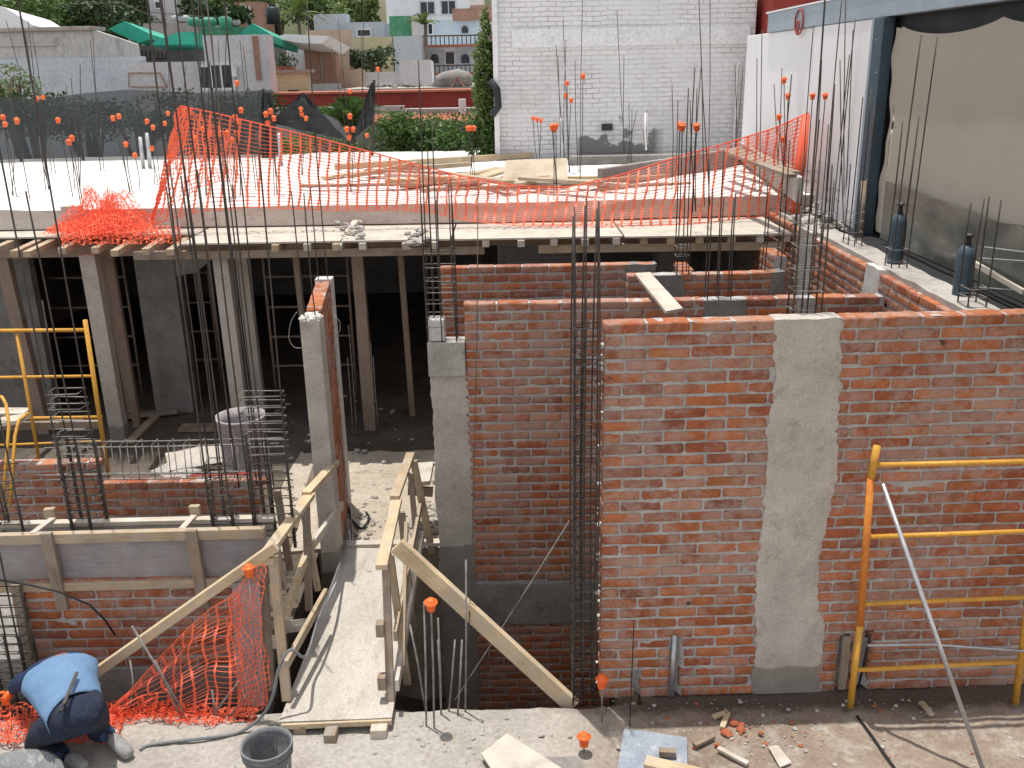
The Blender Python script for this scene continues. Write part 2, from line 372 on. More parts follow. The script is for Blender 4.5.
        q = .80+.36*random.random(); s.ct = (c0[0]*q, c0[1]*q*.97, c0[2]*q*.80, 1)
        for f in LF: s.face([b+i for i in f])
        s.ct = (1, 1, 1, 1)
    def build(s, name, mats, parent=None, smooth=False, bevel=0, solid=0, loc=None):
        if not isinstance(mats, (list, tuple)): mats = [mats]
        V = np.array([tuple(p) for p in s.v], dtype=float)
        if parent is not None: org = WL[parent.name]
        elif loc is not None: org = Vector(loc)
        else:
            mn, mx = V.min(0), V.max(0); org = Vector(((mn[0]+mx[0])/2, (mn[1]+mx[1])/2, mn[2]))
        V = V-np.array(org)
        me = bpy.data.meshes.new(name); me.from_pydata(V.tolist(), [], s.f)
        for mt in mats: me.materials.append(mt)
        me.polygons.foreach_set('material_index', s.mi)
        if smooth: me.polygons.foreach_set('use_smooth', [True]*len(s.f))
        ul = me.uv_layers.new(name='UVMap'); flat = [c for f in s.uv for q in f for c in q]; ul.data.foreach_set('uv', flat)
        if any(t != (1, 1, 1, 1) for t in s.tint):
            at = me.color_attributes.new('tint', 'FLOAT_COLOR', 'CORNER')
            at.data.foreach_set('color', [c for f, t in zip(s.f, s.tint) for _ in f for c in t])
        me.update()
        o = bpy.data.objects.new(name, me); COL.objects.link(o)
        if parent is not None: o.parent = parent; WL[o.name] = org
        else: o.location = org; WL[o.name] = Vector(org)
        if bevel:
            bm = o.modifiers.new('bevel', 'BEVEL'); bm.width = bevel; bm.segments = 2; bm.limit_method = 'ANGLE'
        if solid:
            sm = o.modifiers.new('thickness', 'SOLIDIFY'); sm.thickness = solid
        return o
def one(mb, name, mats, label, cat, group=None, **k):
    return tag(mb.build(name, mats, **k), label, cat, group)
def struct(mb, name, mats, **k):
    return tag(mb.build(name, mats, **k), kind='structure')
def nz(p, s=1): return noise.noise(Vector(p)*s)
# ------------------------------------------------------------------ light, world, render
w = bpy.data.worlds.new('World'); sc.world = w; w.use_nodes = True
sky = w.node_tree.nodes.new('ShaderNodeTexSky'); sky.sky_type = 'NISHITA'; sky.sun_disc = False
SUN_EL, SUN_AZ = R(82), R(-30)    # azimuth from +Y, negative to the left
sky.sun_elevation = SUN_EL; sky.sun_rotation = SUN_AZ; sky.altitude = 1900; sky.dust_density = 3.0; sky.air_density = 1.0
hs = w.node_tree.nodes.new('ShaderNodeHueSaturation'); hs.inputs['Saturation'].default_value = .17
w.node_tree.links.new(sky.outputs[0], hs.inputs['Color']); w.node_tree.links.new(hs.outputs[0], w.node_tree.nodes['Background'].inputs[0])
w.node_tree.nodes['Background'].inputs[1].default_value = .15
sd = Vector((math.sin(SUN_AZ)*math.cos(SUN_EL), math.cos(SUN_AZ)*math.cos(SUN_EL), math.sin(SUN_EL)))
sl = bpy.data.lights.new('sun', 'SUN'); sl.energy = 2.75; sl.angle = R(.6); sl.color = (1, .955, .89)
so = bpy.data.objects.new('sun', sl); COL.objects.link(so); so.rotation_euler = sd.to_track_quat('Z', 'Y').to_euler(); so.location = (0, 0, 30)
sc.view_settings.view_transform = 'Standard'; sc.view_settings.look = 'None'; sc.view_settings.exposure = .74; sc.view_settings.gamma = 1
sc.render.engine = 'CYCLES'; sc.cycles.max_bounces = 8; sc.cycles.diffuse_bounces = 4; sc.cycles.transparent_max_bounces = 16
# ------------------------------------------------------------------ ground structures
g = MB(); g.grid(lambda u, v: (-600+1200*u, -60+1100*v, -1.9), 4, 4)
struct(g, 'ground', M['dirt'])
def rough_plate(name, mat, x0, x1, y0, y1, z1, z0=-1.85, step=.08, amp=.012, edge_amp=.03, front=False):
    nx = max(2, int((x1-x0)/step)); ny = max(2, int((y1-y0)/step)); b = MB()
    def fn(u, v):
        x = x0+(x1-x0)*u; y = y0+(y1-y0)*v
        if v in (0, 1): y += edge_amp*nz((x*3, y, 2))*(1 if v == 1 else -1)
        z = z1+amp*nz((x, y, 0), 1.2)+amp*.6*nz((x, y, 3), 5)+amp*.35*nz((x, y, 3), 16)
        return (x, y, z)
    b.grid(fn, nx, ny)
    # skirt
    for (v, fl) in ((0, True), (1, False)):
        b.grid(lambda u, t, v=v: (fn(u, v)[0], fn(u, v)[1], fn(u, v)[2]*(1-t)+z0*t), nx, 1, flip=not fl)
    for (u_, fl) in ((0, False), (1, True)):
        b.grid(lambda v, t, u_=u_: (fn(u_, v)[0], fn(u_, v)[1], fn(u_, v)[2]*(1-t)+z0*t), ny, 1, flip=not fl)
    return struct(b, name, mat, smooth=True)
def floor_mat():
    # foreground: cement on the left, packed earth on the right
    Mt, nt, b = newmat('yard_cement_and_earth'); co = nt.nodes.new('ShaderNodeNewGeometry').outputs['Position']
    f1 = noi(nt, co, 1.4, 8, .7); f2 = noi(nt, co, 26, 8, .75); f3 = noi(nt, co, 5, 6, .7)
    cem = ramp(nt, f1, [(.3, (.36, .33, .29)), (.65, (.50, .465, .42))])
    cem = mixc(nt, ramp(nt, f3, [(.56, (0, 0, 0)), (.7, (.8,)*3)]), cem, (.32, .285, .25))
    ea = ramp(nt, f1, [(.3, (.21, .155, .12)), (.65, (.37, .30, .24))])
    ea = mixc(nt, ramp(nt, f3, [(.5, (0, 0, 0)), (.68, (.9,)*3)]), ea, (.46, .42, .37))
    sep = nt.nodes.new('ShaderNodeSeparateXYZ'); nt.links.new(co, sep.inputs[0])
    a = N(nt, 'ShaderNodeMath', operation='MULTIPLY_ADD'); nt.links.new(f3, a.inputs[0]); a.inputs[1].default_value = 1.2; nt.links.new(sep.outputs[0], a.inputs[2])
    k = N(nt, 'ShaderNodeMapRange'); nt.links.new(a.outputs[0], k.inputs[0]); k.inputs[1].default_value = .7; k.inputs[2].default_value = 1.6
    col = mixc(nt, k.outputs[0], cem, ea)
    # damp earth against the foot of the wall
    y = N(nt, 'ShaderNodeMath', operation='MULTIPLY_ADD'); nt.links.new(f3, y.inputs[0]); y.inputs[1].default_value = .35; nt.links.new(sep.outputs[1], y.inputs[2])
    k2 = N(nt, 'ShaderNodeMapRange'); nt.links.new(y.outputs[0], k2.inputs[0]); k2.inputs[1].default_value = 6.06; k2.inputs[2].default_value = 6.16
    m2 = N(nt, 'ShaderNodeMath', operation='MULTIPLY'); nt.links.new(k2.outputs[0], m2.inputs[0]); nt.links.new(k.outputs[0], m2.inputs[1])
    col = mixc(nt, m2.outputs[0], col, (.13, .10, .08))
    col = mixc(nt, 1.0, col, ramp(nt, f2, [(.3, (.66,)*3), (.7, (1.15,)*3)]), 'MULTIPLY')
    nt.links.new(col, b.inputs['Base Color']); b.inputs['Roughness'].default_value = .95; b.inputs['Specular IOR Level'].default_value = .15
    bumpn(nt, b, f2, .9, .02); return Mt
M['yard'] = floor_mat()
rough_plate('yard_ground', M['yard'], -9, 9, 3.4, 6.02, 0, step=.04, amp=.02)
rough_plate('yard_ground_behind_wall', M['yard'], .95, 9, 6.02, 12, -.012, step=.15, amp=.02)
b = MB().box(-9, -8, -1.9, 9, 3.4, -.01); struct(b, 'yard_ground_near', M['yard'])
rough_plate('dark_floor', M['dark_earth'], -9, -2.75, 8.62, 20.5, 0, step=.15, amp=.02, edge_amp=.05)  # darker earth colour across the left part of the floor
rough_plate('shaded_floor', M['dark_earth'], -2.75, -.42, 11.25, 20.5, 0, step=.15, amp=.02, edge_amp=.05)  # deck shade painted in as a darker floor colour
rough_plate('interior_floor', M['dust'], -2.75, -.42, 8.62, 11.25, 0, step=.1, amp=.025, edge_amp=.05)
rough_plate('interior_floor_right', M['dust'], -.42, 3.4, 9.9, 20.5, 0, step=.2, amp=.02)
rough_plate('left_bay_earth', M['dark_earth'], -3.98, -2.02, 6.76, 8.62, -.035, step=.1, amp=.03, edge_amp=.0)  # same dark earth colour behind the formwork beam
rough_plate('left_bay_floor', M['concrete_old'], -9, -3.98, 6.72, 8.62, -.03, step=.1, amp=.03, edge_amp=.0)
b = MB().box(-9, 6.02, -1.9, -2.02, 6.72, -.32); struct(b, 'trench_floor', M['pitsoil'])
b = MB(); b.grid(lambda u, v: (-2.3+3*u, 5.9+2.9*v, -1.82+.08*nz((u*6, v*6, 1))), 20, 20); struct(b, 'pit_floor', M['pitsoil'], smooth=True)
# ------------------------------------------------------------------ brick walls
def brick_wall(name, p0, p1, z0, z1, label, gaps=(), holes=(), th=.14, cp=.089, mat='brick', bandz=None, group=None, toothed_start=False, rowlim=None, mortar_step=.03, end_open=True):
    p0, p1 = Vector(p0), Vector(p1); d = (p1-p0); L = d.length; e = d/L; nrm = Vector((-e.y, e.x))
    if nrm.y < 0 and abs(nrm.y) > .5: nrm = -nrm
    root = thing(name, ((p0.x+p1.x)/2, (p0.y+p1.y)/2, z0), label, 'brick wall', group)
    b = MB(); rows = round((z1-z0)/cp); cpp = (z1-z0)/rows; bl = .282; jt = .013
    o = (p0.x, p0.y); e2 = (e.x, e.y); n2 = (nrm.x, nrm.y)
    segs = []; cur = 0
    for (g0, g1) in sorted(gaps): segs.append((cur, g0)); cur = g1
    segs.append((cur, L))
    for r in range(rows):
        za = z0+r*cpp; zb = za+cpp-.0145
        if bandz and any(za+.04 > q0 and za+.04 < q1 for q0, q1 in bandz): continue
        for (s0, s1) in segs:
            if s1-s0 < .05: continue
            a = s0 + (random.uniform(-.005, .03) if s0 > 0 else (random.uniform(-.006, .006)))
            first = True; off = 0 if r % 2 else (bl+jt)/2
            pos = s0-off+(0 if s0 == 0 else random.uniform(-.03, .03))
            while pos < s1-.01:
                ln = bl+random.uniform(-.012, .008)
                u0 = max(pos, a); u1 = min(pos+ln, s1-random.uniform(0, .02)); pos += ln+jt
                if u1-u0 < .03: continue
                parts = [(u0, u1)]
                for (h0, h1, hz0, hz1) in holes:
                    if hz0 < (za+zb)/2 < hz1:
                        np_ = []
                        for (x0, x1) in parts:
                            j0, j1 = h0+random.uniform(-.02, .02), h1+random.uniform(-.02, .02)
                            if x1 <= j0 or x0 >= j1: np_.append((x0, x1)); continue
                            if x0 < j0: np_.append((x0, j0))
                            if x1 > j1: np_.append((j1, x1))
                        parts = np_
                for (x0, x1) in parts:
                    if x1-x0 > .025: b.brick(o, e2, n2, x0, x1, 0, th, za, zb-random.uniform(0, .005), jit=.002+.0015*random.random())
    br_f = len(b.f)
    b.m = 1
    def msurf(side):
        nu = int(L/mortar_step); nv = int((z1-z0)/mortar_step)
        def fn(u, v):
            uu = u*L; z = z0+v*(z1-.022-z0); x = p0.x+e.x*uu; y = p0.y+e.y*uu
            k = nz((x*2.5, y*2.5, z*3), 1)*.005+nz((x, y, z), 19)*.0045
            ins = .0078-k
            for (h0, h1, hz0, hz1) in holes:
                if h0 < uu < h1 and hz0 < z < hz1 and side == 0: ins = .07
            t = ins if side == 0 else th-ins
            if u in (0, 1): uu += .008 if u == 0 else -.008
            return (p0.x+e.x*uu+nrm.x*t, p0.y+e.y*uu+nrm.y*t, z)
        return fn, nu, nv
    for sgn in (0, 1):
        fn, nu, nv = msurf(sgn); b.grid(fn, nu, nv, flip=bool(sgn))
    def tp(u, v):
        uu = min(max(u*L, .02), L-.02); t = .005+v*(th-.01); return (p0.x+e.x*uu+nrm.x*t, p0.y+e.y*uu+nrm.y*t, z1-.022+.008*nz((uu*9, t*9, 1)))
    b.grid(tp, int(L/.04), 4)
    for uu in (.008, L-.008):
        b.grid(lambda u, v: (p0.x+e.x*uu+nrm.x*(.007+u*(th-.014)), p0.y+e.y*uu+nrm.y*(.007+u*(th-.014)), z0+v*(z1-.022-z0)), 2, int((z1-z0)/.1), flip=(uu < .1))
    wall = b.build('brickwork', [M[mat], M['mortar']], root, smooth=True)
    return root, e, nrm, L
def conc_panel(root, p0, e, nrm, u0, u1, z0, z1, name='concrete_column', mat='column', proud=.008, th=.14, jag=.03, jl=None, jr=None, step=.035, back=True):
    """poured column: front skin with ragged edges over the brick ends, flat back, top"""
    b = MB(); nu = max(4, int((u1-u0)/step)); nv = max(4, int((z1-z0)/step))
    def edge(z, side):
        f = (jl if side == 0 else jr); base = (f(z) if f else (u0 if side == 0 else u1))
        return base+jag*nz((z*2.2, side*9.3, u0), 1)+jag*.7*nz((z*13, side*4, u0), 1)+jag*.35*nz((z*31, side*4, u0), 1)
    def fr(u, v, t=None):
        z = z0+(z1-z0)*v; a = edge(z, 0); c = edge(z, 1); uu = a+(c-a)*u
        tt = -proud+.004*nz((uu*5, z*5, 1))+.0015*nz((uu*30, z*30, 5)) + (proud*.9 if u in (0, 1) else 0)
        if t is not None: tt = t
        return (p0[0]+e.x*uu+nrm.x*tt, p0[1]+e.y*uu+nrm.y*tt, z+(0.01*nz((uu*8, 0, 3)) if v == 1 else 0))
    b.grid(fr, nu, nv)
    b.grid(lambda u, v: fr(u, v, th+proud*.6), nu, nv, flip=True)
    b.grid(lambda u, v: fr(u, 1, -proud+v*(th+1.6*proud)), nu, 3)
    for uu in (0, 1): b.grid(lambda u, v: fr(uu, v, -proud*.1+u*(th+proud*.7)), 2, nv, flip=(uu == 0))
    return b.build(name, M[mat], root, smooth=True)
# main front wall D
D0 = (.63, 6.13); D1 = (4.3, 6.21)
wd, eD, nD, LD = brick_wall('brick_wall', D0, D1, 0.0, 3.02, 'tall red brick wall with a poured grey column, behind the yellow scaffold frame', gaps=[(1.20, 1.60)], holes=[(.545, .63, -.1, .52), (.27, .33, -.1, .22), (1.845, 1.93, -.1, .50), (2.0, 2.08, -.1, .52)])
def jl(z): return np.interp(z, [0, .9, 1.9, 3.0], [1.19, 1.17, 1.17, 1.165])
def jr(z): return np.interp(z, [0, .55, .8, 1.17, 1.5, 2.05, 2.5, 3.0], [1.74, 1.72, 1.62, 1.60, 1.65, 1.67, 1.64, 1.61])
cc = conc_panel(wd, D0, eD, nD, 1.2, 1.64, 0.0, 3.005, jl=jl, jr=jr, jag=.04, step=.025)
tag(cc, 'poured grey concrete column with ragged edges')
b = MB()
for u in (.56,):
    x, y = D0[0]+eD.x*u, D0[1]+eD.y*u; b.tube([(x, y-.015, .02), (x, y-.015, .3), (x+.004, y-.01, .56)], .019, 10)
b.build('conduit_pipe', M['galv'], wd, smooth=True)
b = MB(); x, y = D0[0]+eD.x*1.885, D0[1]+eD.y*1.885; b.box(x-.03, y-.03, .03, x+.03, y+.0, .5); b.build('chase_board', M['wood_old'], wd, bevel=.003)
b = MB(); b.tube([(D0[0]+2.02, 6.16, .62-.12), (D0[0]+2.05, 6.14, .5), (D0[0]+2.04, 6.16, .25), (D0[0]+2.01, 6.15, .03)], .01, 6); b.build('conduit_pipe', M['black_rubber'], wd, smooth=True)
b = MB()
for i in range(34):
    z = random.uniform(.05, 2.9); b.rock((.625+random.uniform(-.012, .004), 6.14+random.uniform(0, .12), z), random.uniform(.008, .02), i*1.9)
b.build('mortar_drips', M['concrete_pale'], wd)
# wall C (long room wall, drops into the pit)
C0 = (-.42, 8.2); C1 = (3.36, 8.2)
wc, eC, nC, LC = brick_wall('brick_wall', C0, C1, -1.75, 2.67, 'long red brick wall behind the middle rebar column, its lower part in the pit', gaps=[(2.16, 2.52), (3.0, 3.14)], bandz=[(-.64, -.2)])
conc_panel(wc, C0, eC, nC, 0.0, LC, -.65, -.2, name='tie_beam', mat='concrete_old', jag=.0)
conc_panel(wc, C0, eC, nC, 2.14, 2.54, .5, 2.645, jag=.04, mat='render')
conc_panel(wc, C0, eC, nC, -.33, .0, -1.75, 1.98, name='end_column', mat='column', jr=lambda z: .02+.02*math.sin(z*70*1.0), jag=.02)
b = MB().box(-.76, 8.165, 1.985, -.42, 8.37, 2.31); b.build('column_head_block', M['concrete'], wc, bevel=.008)
b = MB().box(-.745, 8.19, 2.315, -.60, 8.35, 2.52); b.build('column_head_block', M['concrete_pale'], wc, bevel=.012)
# wall B and A
B0 = (1.17, 9.2); wb, eB, nB, LB = brick_wall('brick_wall', B0, (2.7, 9.2), 1.0, 2.69, 'short red brick wall carrying the far end of the white plank', gaps=[(.26, .52)], mortar_step=.05)
conc_panel(wb, B0, eB, nB, .24, .56, 1.0, 2.665, mat='render', jag=.03)
conc_panel(wb, B0, eB, nB, 1.42, 1.56, 1.0, 2.68, mat='render', jag=.02)
A0 = (-.74, 9.8); wa, eA, nA, LA = brick_wall('brick_wall', A0, (1.55, 9.8), 0.0, 2.68, 'farthest low red brick wall right under the slab formwork', mortar_step=.05)
conc_panel(wa, A0, eA, nA, 1.95, 2.29, 1.6, 2.66, mat='render', jag=.03)
wr, eR, nR, LR = brick_wall('brick_wall', (1.72, 9.76), (1.72, 9.36), 1.0, 2.70, 'short brick return joining the two back walls beside the capped rebar cage', mortar_step=.05)
wr2, eR, nR, LR = brick_wall('brick_wall', (2.66, 9.9), (2.66, 9.36), 1.2, 2.82, 'brick stub nearest the dark doorway, under the right end of the formwork', mortar_step=.05)
# thin wall beside the gangplank: return wall with a column at its near end
wt, eT, nT, LT = brick_wall('brick_wall', (-1.72, 8.34), (-1.86, 9.55), 0.0, 2.62, 'narrow free-standing brick wall end-on to the camera, left of the wooden gangway', mortar_step=.04)
b = MB().box(-1.885, 8.13, 0, -1.705, 8.34, 2.55); b.build('end_column', M['column'], wt, bevel=.01)
b = MB().box(-2.02, 9.56, 0, -1.845, 9.7, 2.62); b.build('end_column', M['concrete_pale'], wt, bevel=.01)
b = MB()
for i in range(14): b.rock((-1.80+random.uniform(-.07, .07), 8.24+random.uniform(-.09, .1), 2.56), random.uniform(.02, .045), i)
b.build('mortar_crumbs', M['concrete_pale'], wt)
# left walls
wl, eL, nL, LL = brick_wall('brick_wall', (-3.93, 6.6), (-2.03, 6.6), .05, .87, 'shaded red brick wall under the wooden formwork beam, behind the worker', mortar_step=.04)
b = MB().box(-3.96, 6.575, -.33, -2.03, 6.76, .047); b.build('concrete_footing', M['concrete_old'], wl, bevel=.01)
wl2, _, _, _ = brick_wall('brick_wall', (-3.92, 8.2), (-2.35, 8.2), 0, .99, 'low red brick wall in front of the pale drum, behind the formwork beam', mortar_step=.05)
wl3, _, _, _ = brick_wall('brick_wall', (-6.3, 8.35), (-4.0, 8.35), 0, 1.14, 'shaded brick wall behind the yellow scaffold frame at the left', mat='brick', mortar_step=.05)
# boundary wall with coping
bx0, by0, bx1, by1 = 3.38, 6.42, 3.38, 12.9
wq, eQ, nQ, LQ = brick_wall('brick_wall', (bx0, by1), (bx1, by0), .9, 2.82, 'rough brick boundary wall with cement coping along the beige tarp', gaps=[(2.0, 2.45), (4.1, 4.45)], mortar_step=.05)
conc_panel(wq, (bx0, by1), eQ, Vector((1, 0)), 2.0, 2.47, .9, 2.84, mat='concrete', jag=.02)
conc_panel(wq, (bx0, by1), eQ, Vector((1, 0)), 4.1, 4.47, .9, 2.84, mat='concrete_pale', jag=.05)
b = MB(); b.grid(lambda u, v: (3.44+.27*u, 6.36+8*v, 2.85+.015*nz((u*3, v*30, 0))), 6, 100); b.grid(lambda u, v: (3.44, 6.36+8*v, 2.76+.09*u+.015*nz((0, v*30, 0))*u), 1, 100); b.grid(lambda u, v: (3.44+.27*u, 6.36, 2.6+.25*v), 2, 2)
b.build('coping', M['concrete'], wq, smooth=True)
b = MB().box(3.53, 6.52, -1.9, 3.72, 14.4, 2.83); b.build('core', M['concrete_old'], wq)
b = MB().box(3.73, 6.5, -1.9, 4.6, 15.2, 2.80); one(b, 'roof_ledge', M['black_rubber'], 'dark flat ledge behind the boundary wall, below the beige tarp', 'ledge')
# ------------------------------------------------------------------ slab, deck, shoring
slab = thing('concrete_slab', (-2, 12.3, 2.75), 'wide new concrete floor slab glaring white in the sun, orange net along its edge', 'slab')
def fe(x): return 12.28+.045*x if x > 0 else 12.28-.02*x
b = MB()
def st(u, v):
    x = -11.5+15.6*u; y0 = fe(x); y1 = 20.6 if x < -.3 else 18.4
    y = y0+(y1-y0)*v; return (x, y, 3.0+.02*nz((x, y, 0), .8)+.008*nz((x, y, 0), 4))
b.grid(st, 120, 70); b.build('slab_top', M['slab_top'], slab, smooth=True)
b = MB(); b.grid(lambda u, v: (-11.5+15.6*u, fe(-11.5+15.6*u)+.003*math.sin(u*400), 2.75+.25*v + (st(u, 0)[2]-3.0)*v), 120, 2); b.build('slab_face', M['slab_edge'], slab)
b = MB().box(-11.5, 12.7, 2.62, 4.1, 20.4, 2.75); b.build('slab_underside', M['ply_grey'], slab)
deck = thing('slab_formwork', (-1, 11.6, 2.7), 'timber formwork deck on joists projecting under the slab edge', 'formwork')
for (x0, x1, y0, y1) in ((-3.92, -2.02, 11.18, 12.4), (-2.0, -.7, 11.16, 12.33), (-.68, 1.35, 11.14, 12.4), (1.37, 3.34, 11.08, 12.5)):
    MB().box(x0, y0, 2.715, x1, y1, 2.735).build('deck_sheet', M['ply'], deck)
MB().box(-7.5, 11.9, 2.715, -3.95, 12.5, 2.735).build('deck_sheet', M['ply'], deck)
jx = [-5.95, -5.45, -5.0, -4.58, -4.2, -3.98]
for px in (25, 50, 63, 88, 118, 142, 168, 192): 
    p = P(px, 240, Z=2.66); 
    MB().bar((p.x, 11.15+random.uniform(-.12, .15), 2.655), (p.x-.1, 12.4, 2.665), .09, .075).build('joist', M['wood'], deck, bevel=.004)
for px in (283, 313, 341, 366, 408, 436, 486, 521, 554, 585, 617, 645, 672, 702, 735, 765, 793):
    p = P(px, 243, Z=2.66); MB().bar((p.x, 11.1+random.uniform(-.03, .05), 2.67), (p.x, 12.6, 2.67), .085, .08).build('joist', M['wood_pale'] if random.random() < .5 else M['wood'], deck, bevel=.004)
MB().bar((-4.55, 11.33, 2.575), (-.3, 11.28, 2.575), .07, .10).build('ledger', M['wood_old'], deck, bevel=.004)
MB().bar((.35, 11.27, 2.575), (3.3, 11.2, 2.575), .07, .10).build('ledger', M['wood'], deck, bevel=.004)
MB().bar((-7.5, 12.2, 2.54), (3.3, 12.2, 2.54), .1, .14).build('ledger', M['wood_dark'], deck, bevel=.004)
MB().box(-6.9, 12.0, 2.45, -1.0, 12.04, 2.6).build('ledger', M['wood_dark'], deck)
# upright block in the slab edge
one(MB().box(-5.72, 12.12, 2.75, -5.5, 12.30, 3.08), 'formwork_block', M['slab_edge'], 'small reddish end board standing at the slab edge beside the heaped orange net', 'board', bevel=.005)
shore_l = ['timber shoring post nearest the left edge of the site', 'thick timber post just right of the yellow scaffold frame', 'timber post behind the low rebar rods, left of the wide concrete column', 'timber post in the middle of the dark bay', 'timber post left of the gangway wall, under the broken deck corner', 'timber post beside the open dark doorway']
for i, (px0, px1, Yp, wd_, zt) in enumerate(((20, 10, 12.1, .16, 2.6), (98, 108, 11.75, .2, 2.53), (118, 0, 12.3, .1, 2.45), (228, 0, 11.6, .19, 2.52), (248, 0, 12.5, .16, 2.5), (362, 0, 12.0, .15, 2.5))):
    t = P(px0, 300, Y=Yp).x
    lean = .12 if i == 0 else .02
    one(MB().bar((t-.0, Yp, 0), (t-lean, Yp, zt), wd_, wd_*.8, up=(0, 1, 0)), 'shoring_post', M['wood_dark'] if i in (0, 2, 5) else M['column'], shore_l[i], 'post', 'shoring posts under the slab', bevel=.006)
for i, (px, Yp, lab) in enumerate(((118, 12.9, 'thin reddish timber prop in front of the wide concrete column, left bay'), (306, 12.2, 'orange-brown timber prop left of the end-on brick wall'), (408, 12.5, 'slim timber prop inside the dark doorway'))):
    t = P(px, 330, Y=Yp).x; one(MB().bar((t, Yp, 0), (t-.05, Yp, 2.6), .08, .07, up=(0, 1, 0)), 'timber_prop', M['wood_dark'], lab, 'prop', 'thin timber props under the slab', bevel=.004)
# wide concrete column with capital
t = P(162, 330, Y=12.9).x
b = MB().box(t-.22, 12.8, 0, t+.33, 13.1, 2.62); b2 = MB()
colm = thing('concrete_column', (t, 12.95, 0), 'wide concrete column with a haunch on its right side in the left bay', 'column')
b.build('shaft', M['concrete_old'], colm, bevel=.01)
bb = MB(); v0 = [(t+.33, 2.62), (t+1.0, 2.62), (t+.95, 2.3), (t+.6, 2.05), (t+.33, 2.0)]
for yy in (12.83, 13.05):
    for (x, z) in v0: bb.v.append(Vector((x, yy, z)))
n_ = len(v0); bb.face(list(range(n_))); bb.face([n_+i for i in range(n_)][::-1])
for i in range(n_): bb.face([i, n_+i, n_+(i+1) % n_, (i+1) % n_])
bb.build('haunch', M['concrete_old'], colm)
# interior: back wall, side walls, window grille frame
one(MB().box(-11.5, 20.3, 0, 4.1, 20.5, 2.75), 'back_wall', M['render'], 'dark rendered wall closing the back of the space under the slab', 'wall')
one(MB().box(-9.2, 12.7, 0, -6.55, 12.85, 2.62), 'plastered_wall', M['concrete_old'], 'grey plastered wall under the slab at the left edge', 'wall')
one(MB().box(-9.4, 6, -.3, -9.2, 20.5, 2.75), 'side_wall', M['concrete_old'], 'long side wall outside the left of the site', 'wall')
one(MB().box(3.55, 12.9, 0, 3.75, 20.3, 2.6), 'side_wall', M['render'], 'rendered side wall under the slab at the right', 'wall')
def tube_frame(name, pts_list, mat, r, label, cat, group=None, partname='rung'):
    root = thing(name, (pts_list[0][0][0], pts_list[0][0][1], min(p[0][2] for p in pts_list)), label, cat, group)
    for i, pl in enumerate(pts_list):
        nmn = pl[3] if len(pl) > 3 else partname
        MB().tube([pl[0], pl[1]], pl[2] if len(pl) > 2 else r, 10).build(nmn, mat, root, smooth=True)
    return root
for (a, c, lab) in (((40, 133), 13.6, 'rusty scaffold frame in the dark left bay, seen between the posts'), ((178, 215), 13.8, 'rusty scaffold frame in the dark middle bay'), ((270, 352), 13.4, 'rusty scaffold frame behind the end-on brick wall')):
    x0, x1 = P(a[0], 330, Y=c).x, P(a[1], 330, Y=c).x
    L_ = [((x0, c, 0), (x0, c, 2.4), .02, 'upright'), ((x1, c, 0), (x1, c, 2.4), .02, 'upright')]
    for z in (.5, .95, 1.4, 1.85, 2.3): L_.append(((x0, c, z), (x1, c, z), .017, 'rung'))
    tube_frame('scaffold_frame', L_, M['wood_dark'], .02, lab, 'scaffold', 'rusty scaffold frames under the slab')
# loose boards on the interior floor, drum etc.
def lumber(p, q, w_, h_, lab, mat='wood', cat='plank', group=None, name='plank', roll=0):
    return one(MB().bar(p, q, w_, h_, roll=roll), name, M[mat], lab, cat, group, bevel=.004)
def PZ(px, py, z): return P(px, py, Z=z)
lumber(PZ(118, 417, .07), PZ(178, 411, .07), .12, .05, 'upper board of the crossed timbers on the dark floor', 'wood_old')
lumber(PZ(130, 442, .03), PZ(170, 402, .03), .12, .05, 'lower board of the crossed timbers on the dark floor', 'wood')
lumber(PZ(180, 428, .03), PZ(222, 427, .03), .25, .04, 'flat grey board lying left of the pale drum', 'wood_old')
lumber(P(-20, 412, Y=10.2), P(28, 412, Y=10.2), .2, .04, 'pale scaffold board lying across the yellow frame at the left edge', 'wood_pale')
lumber(P(0, 426, Y=10.3), P(102, 424, Y=10.3), .06, .09, 'brown timber rail along the bottom of the yellow frame', 'wood_old')
# sandbags / cement boards in the left bay (white sacks)
b = MB()
def sack(px, py, z, s_, ang, lab, mat='concrete_pale'):
    c = P(px, py, Z=z); b = MB(); ca, sa = math.cos(ang), math.sin(ang)
    def fn(u, v, sg):
        a = (u-.5)*2; q = (v-.5)*2; h = .07*(1-abs(a)**3)*(1-abs(q)**3)+.012*nz((a*2, q*2, px), 1.5)
        x = a*.28*s_; y = q*.2*s_; return (c.x+x*ca-y*sa, c.y+x*sa+y*ca, c.z+sg*max(h, 0)+.0)
    b.grid(lambda u, v: fn(u, v, 1), 10, 10); b.grid(lambda u, v: fn(u, v, -.6), 10, 10, flip=True)
    return one(b, 'cement_sack', M[mat], lab, 'sack', 'pale sacks behind the low brick wall', smooth=True)
sack(188, 466, .75, 1.1, .9, 'tilted grey sack at the left end of the ledge behind the low brick wall', 'concrete')
sack(203, 456, .8, 1.3, .4, 'pale sack behind the low brick wall, beside the drum', 'column')
one(MB().box(-3.45, 8.4, 0, -2.75, 9.2, .68), 'concrete_ledge', M['concrete'], 'pale block under the sacks behind the low brick wall', 'ledge', bevel=.02)
lumber(P(190, 477, Y=8.36), P(262, 474, Y=8.36), .05, .03, 'red painted strip along the top of the low brick wall', 'wood', name='strip').data.materials[0] = M['red']
dr = thing('drum', P(245, 472, Z=.0), 'large pale plastic drum with a wire handle behind the rebar cages', 'drum')
dc = P(248, 480, Y=8.95); dcx, dcy = dc.x, dc.y; ztop = P(245, 415, Y=8.95).z
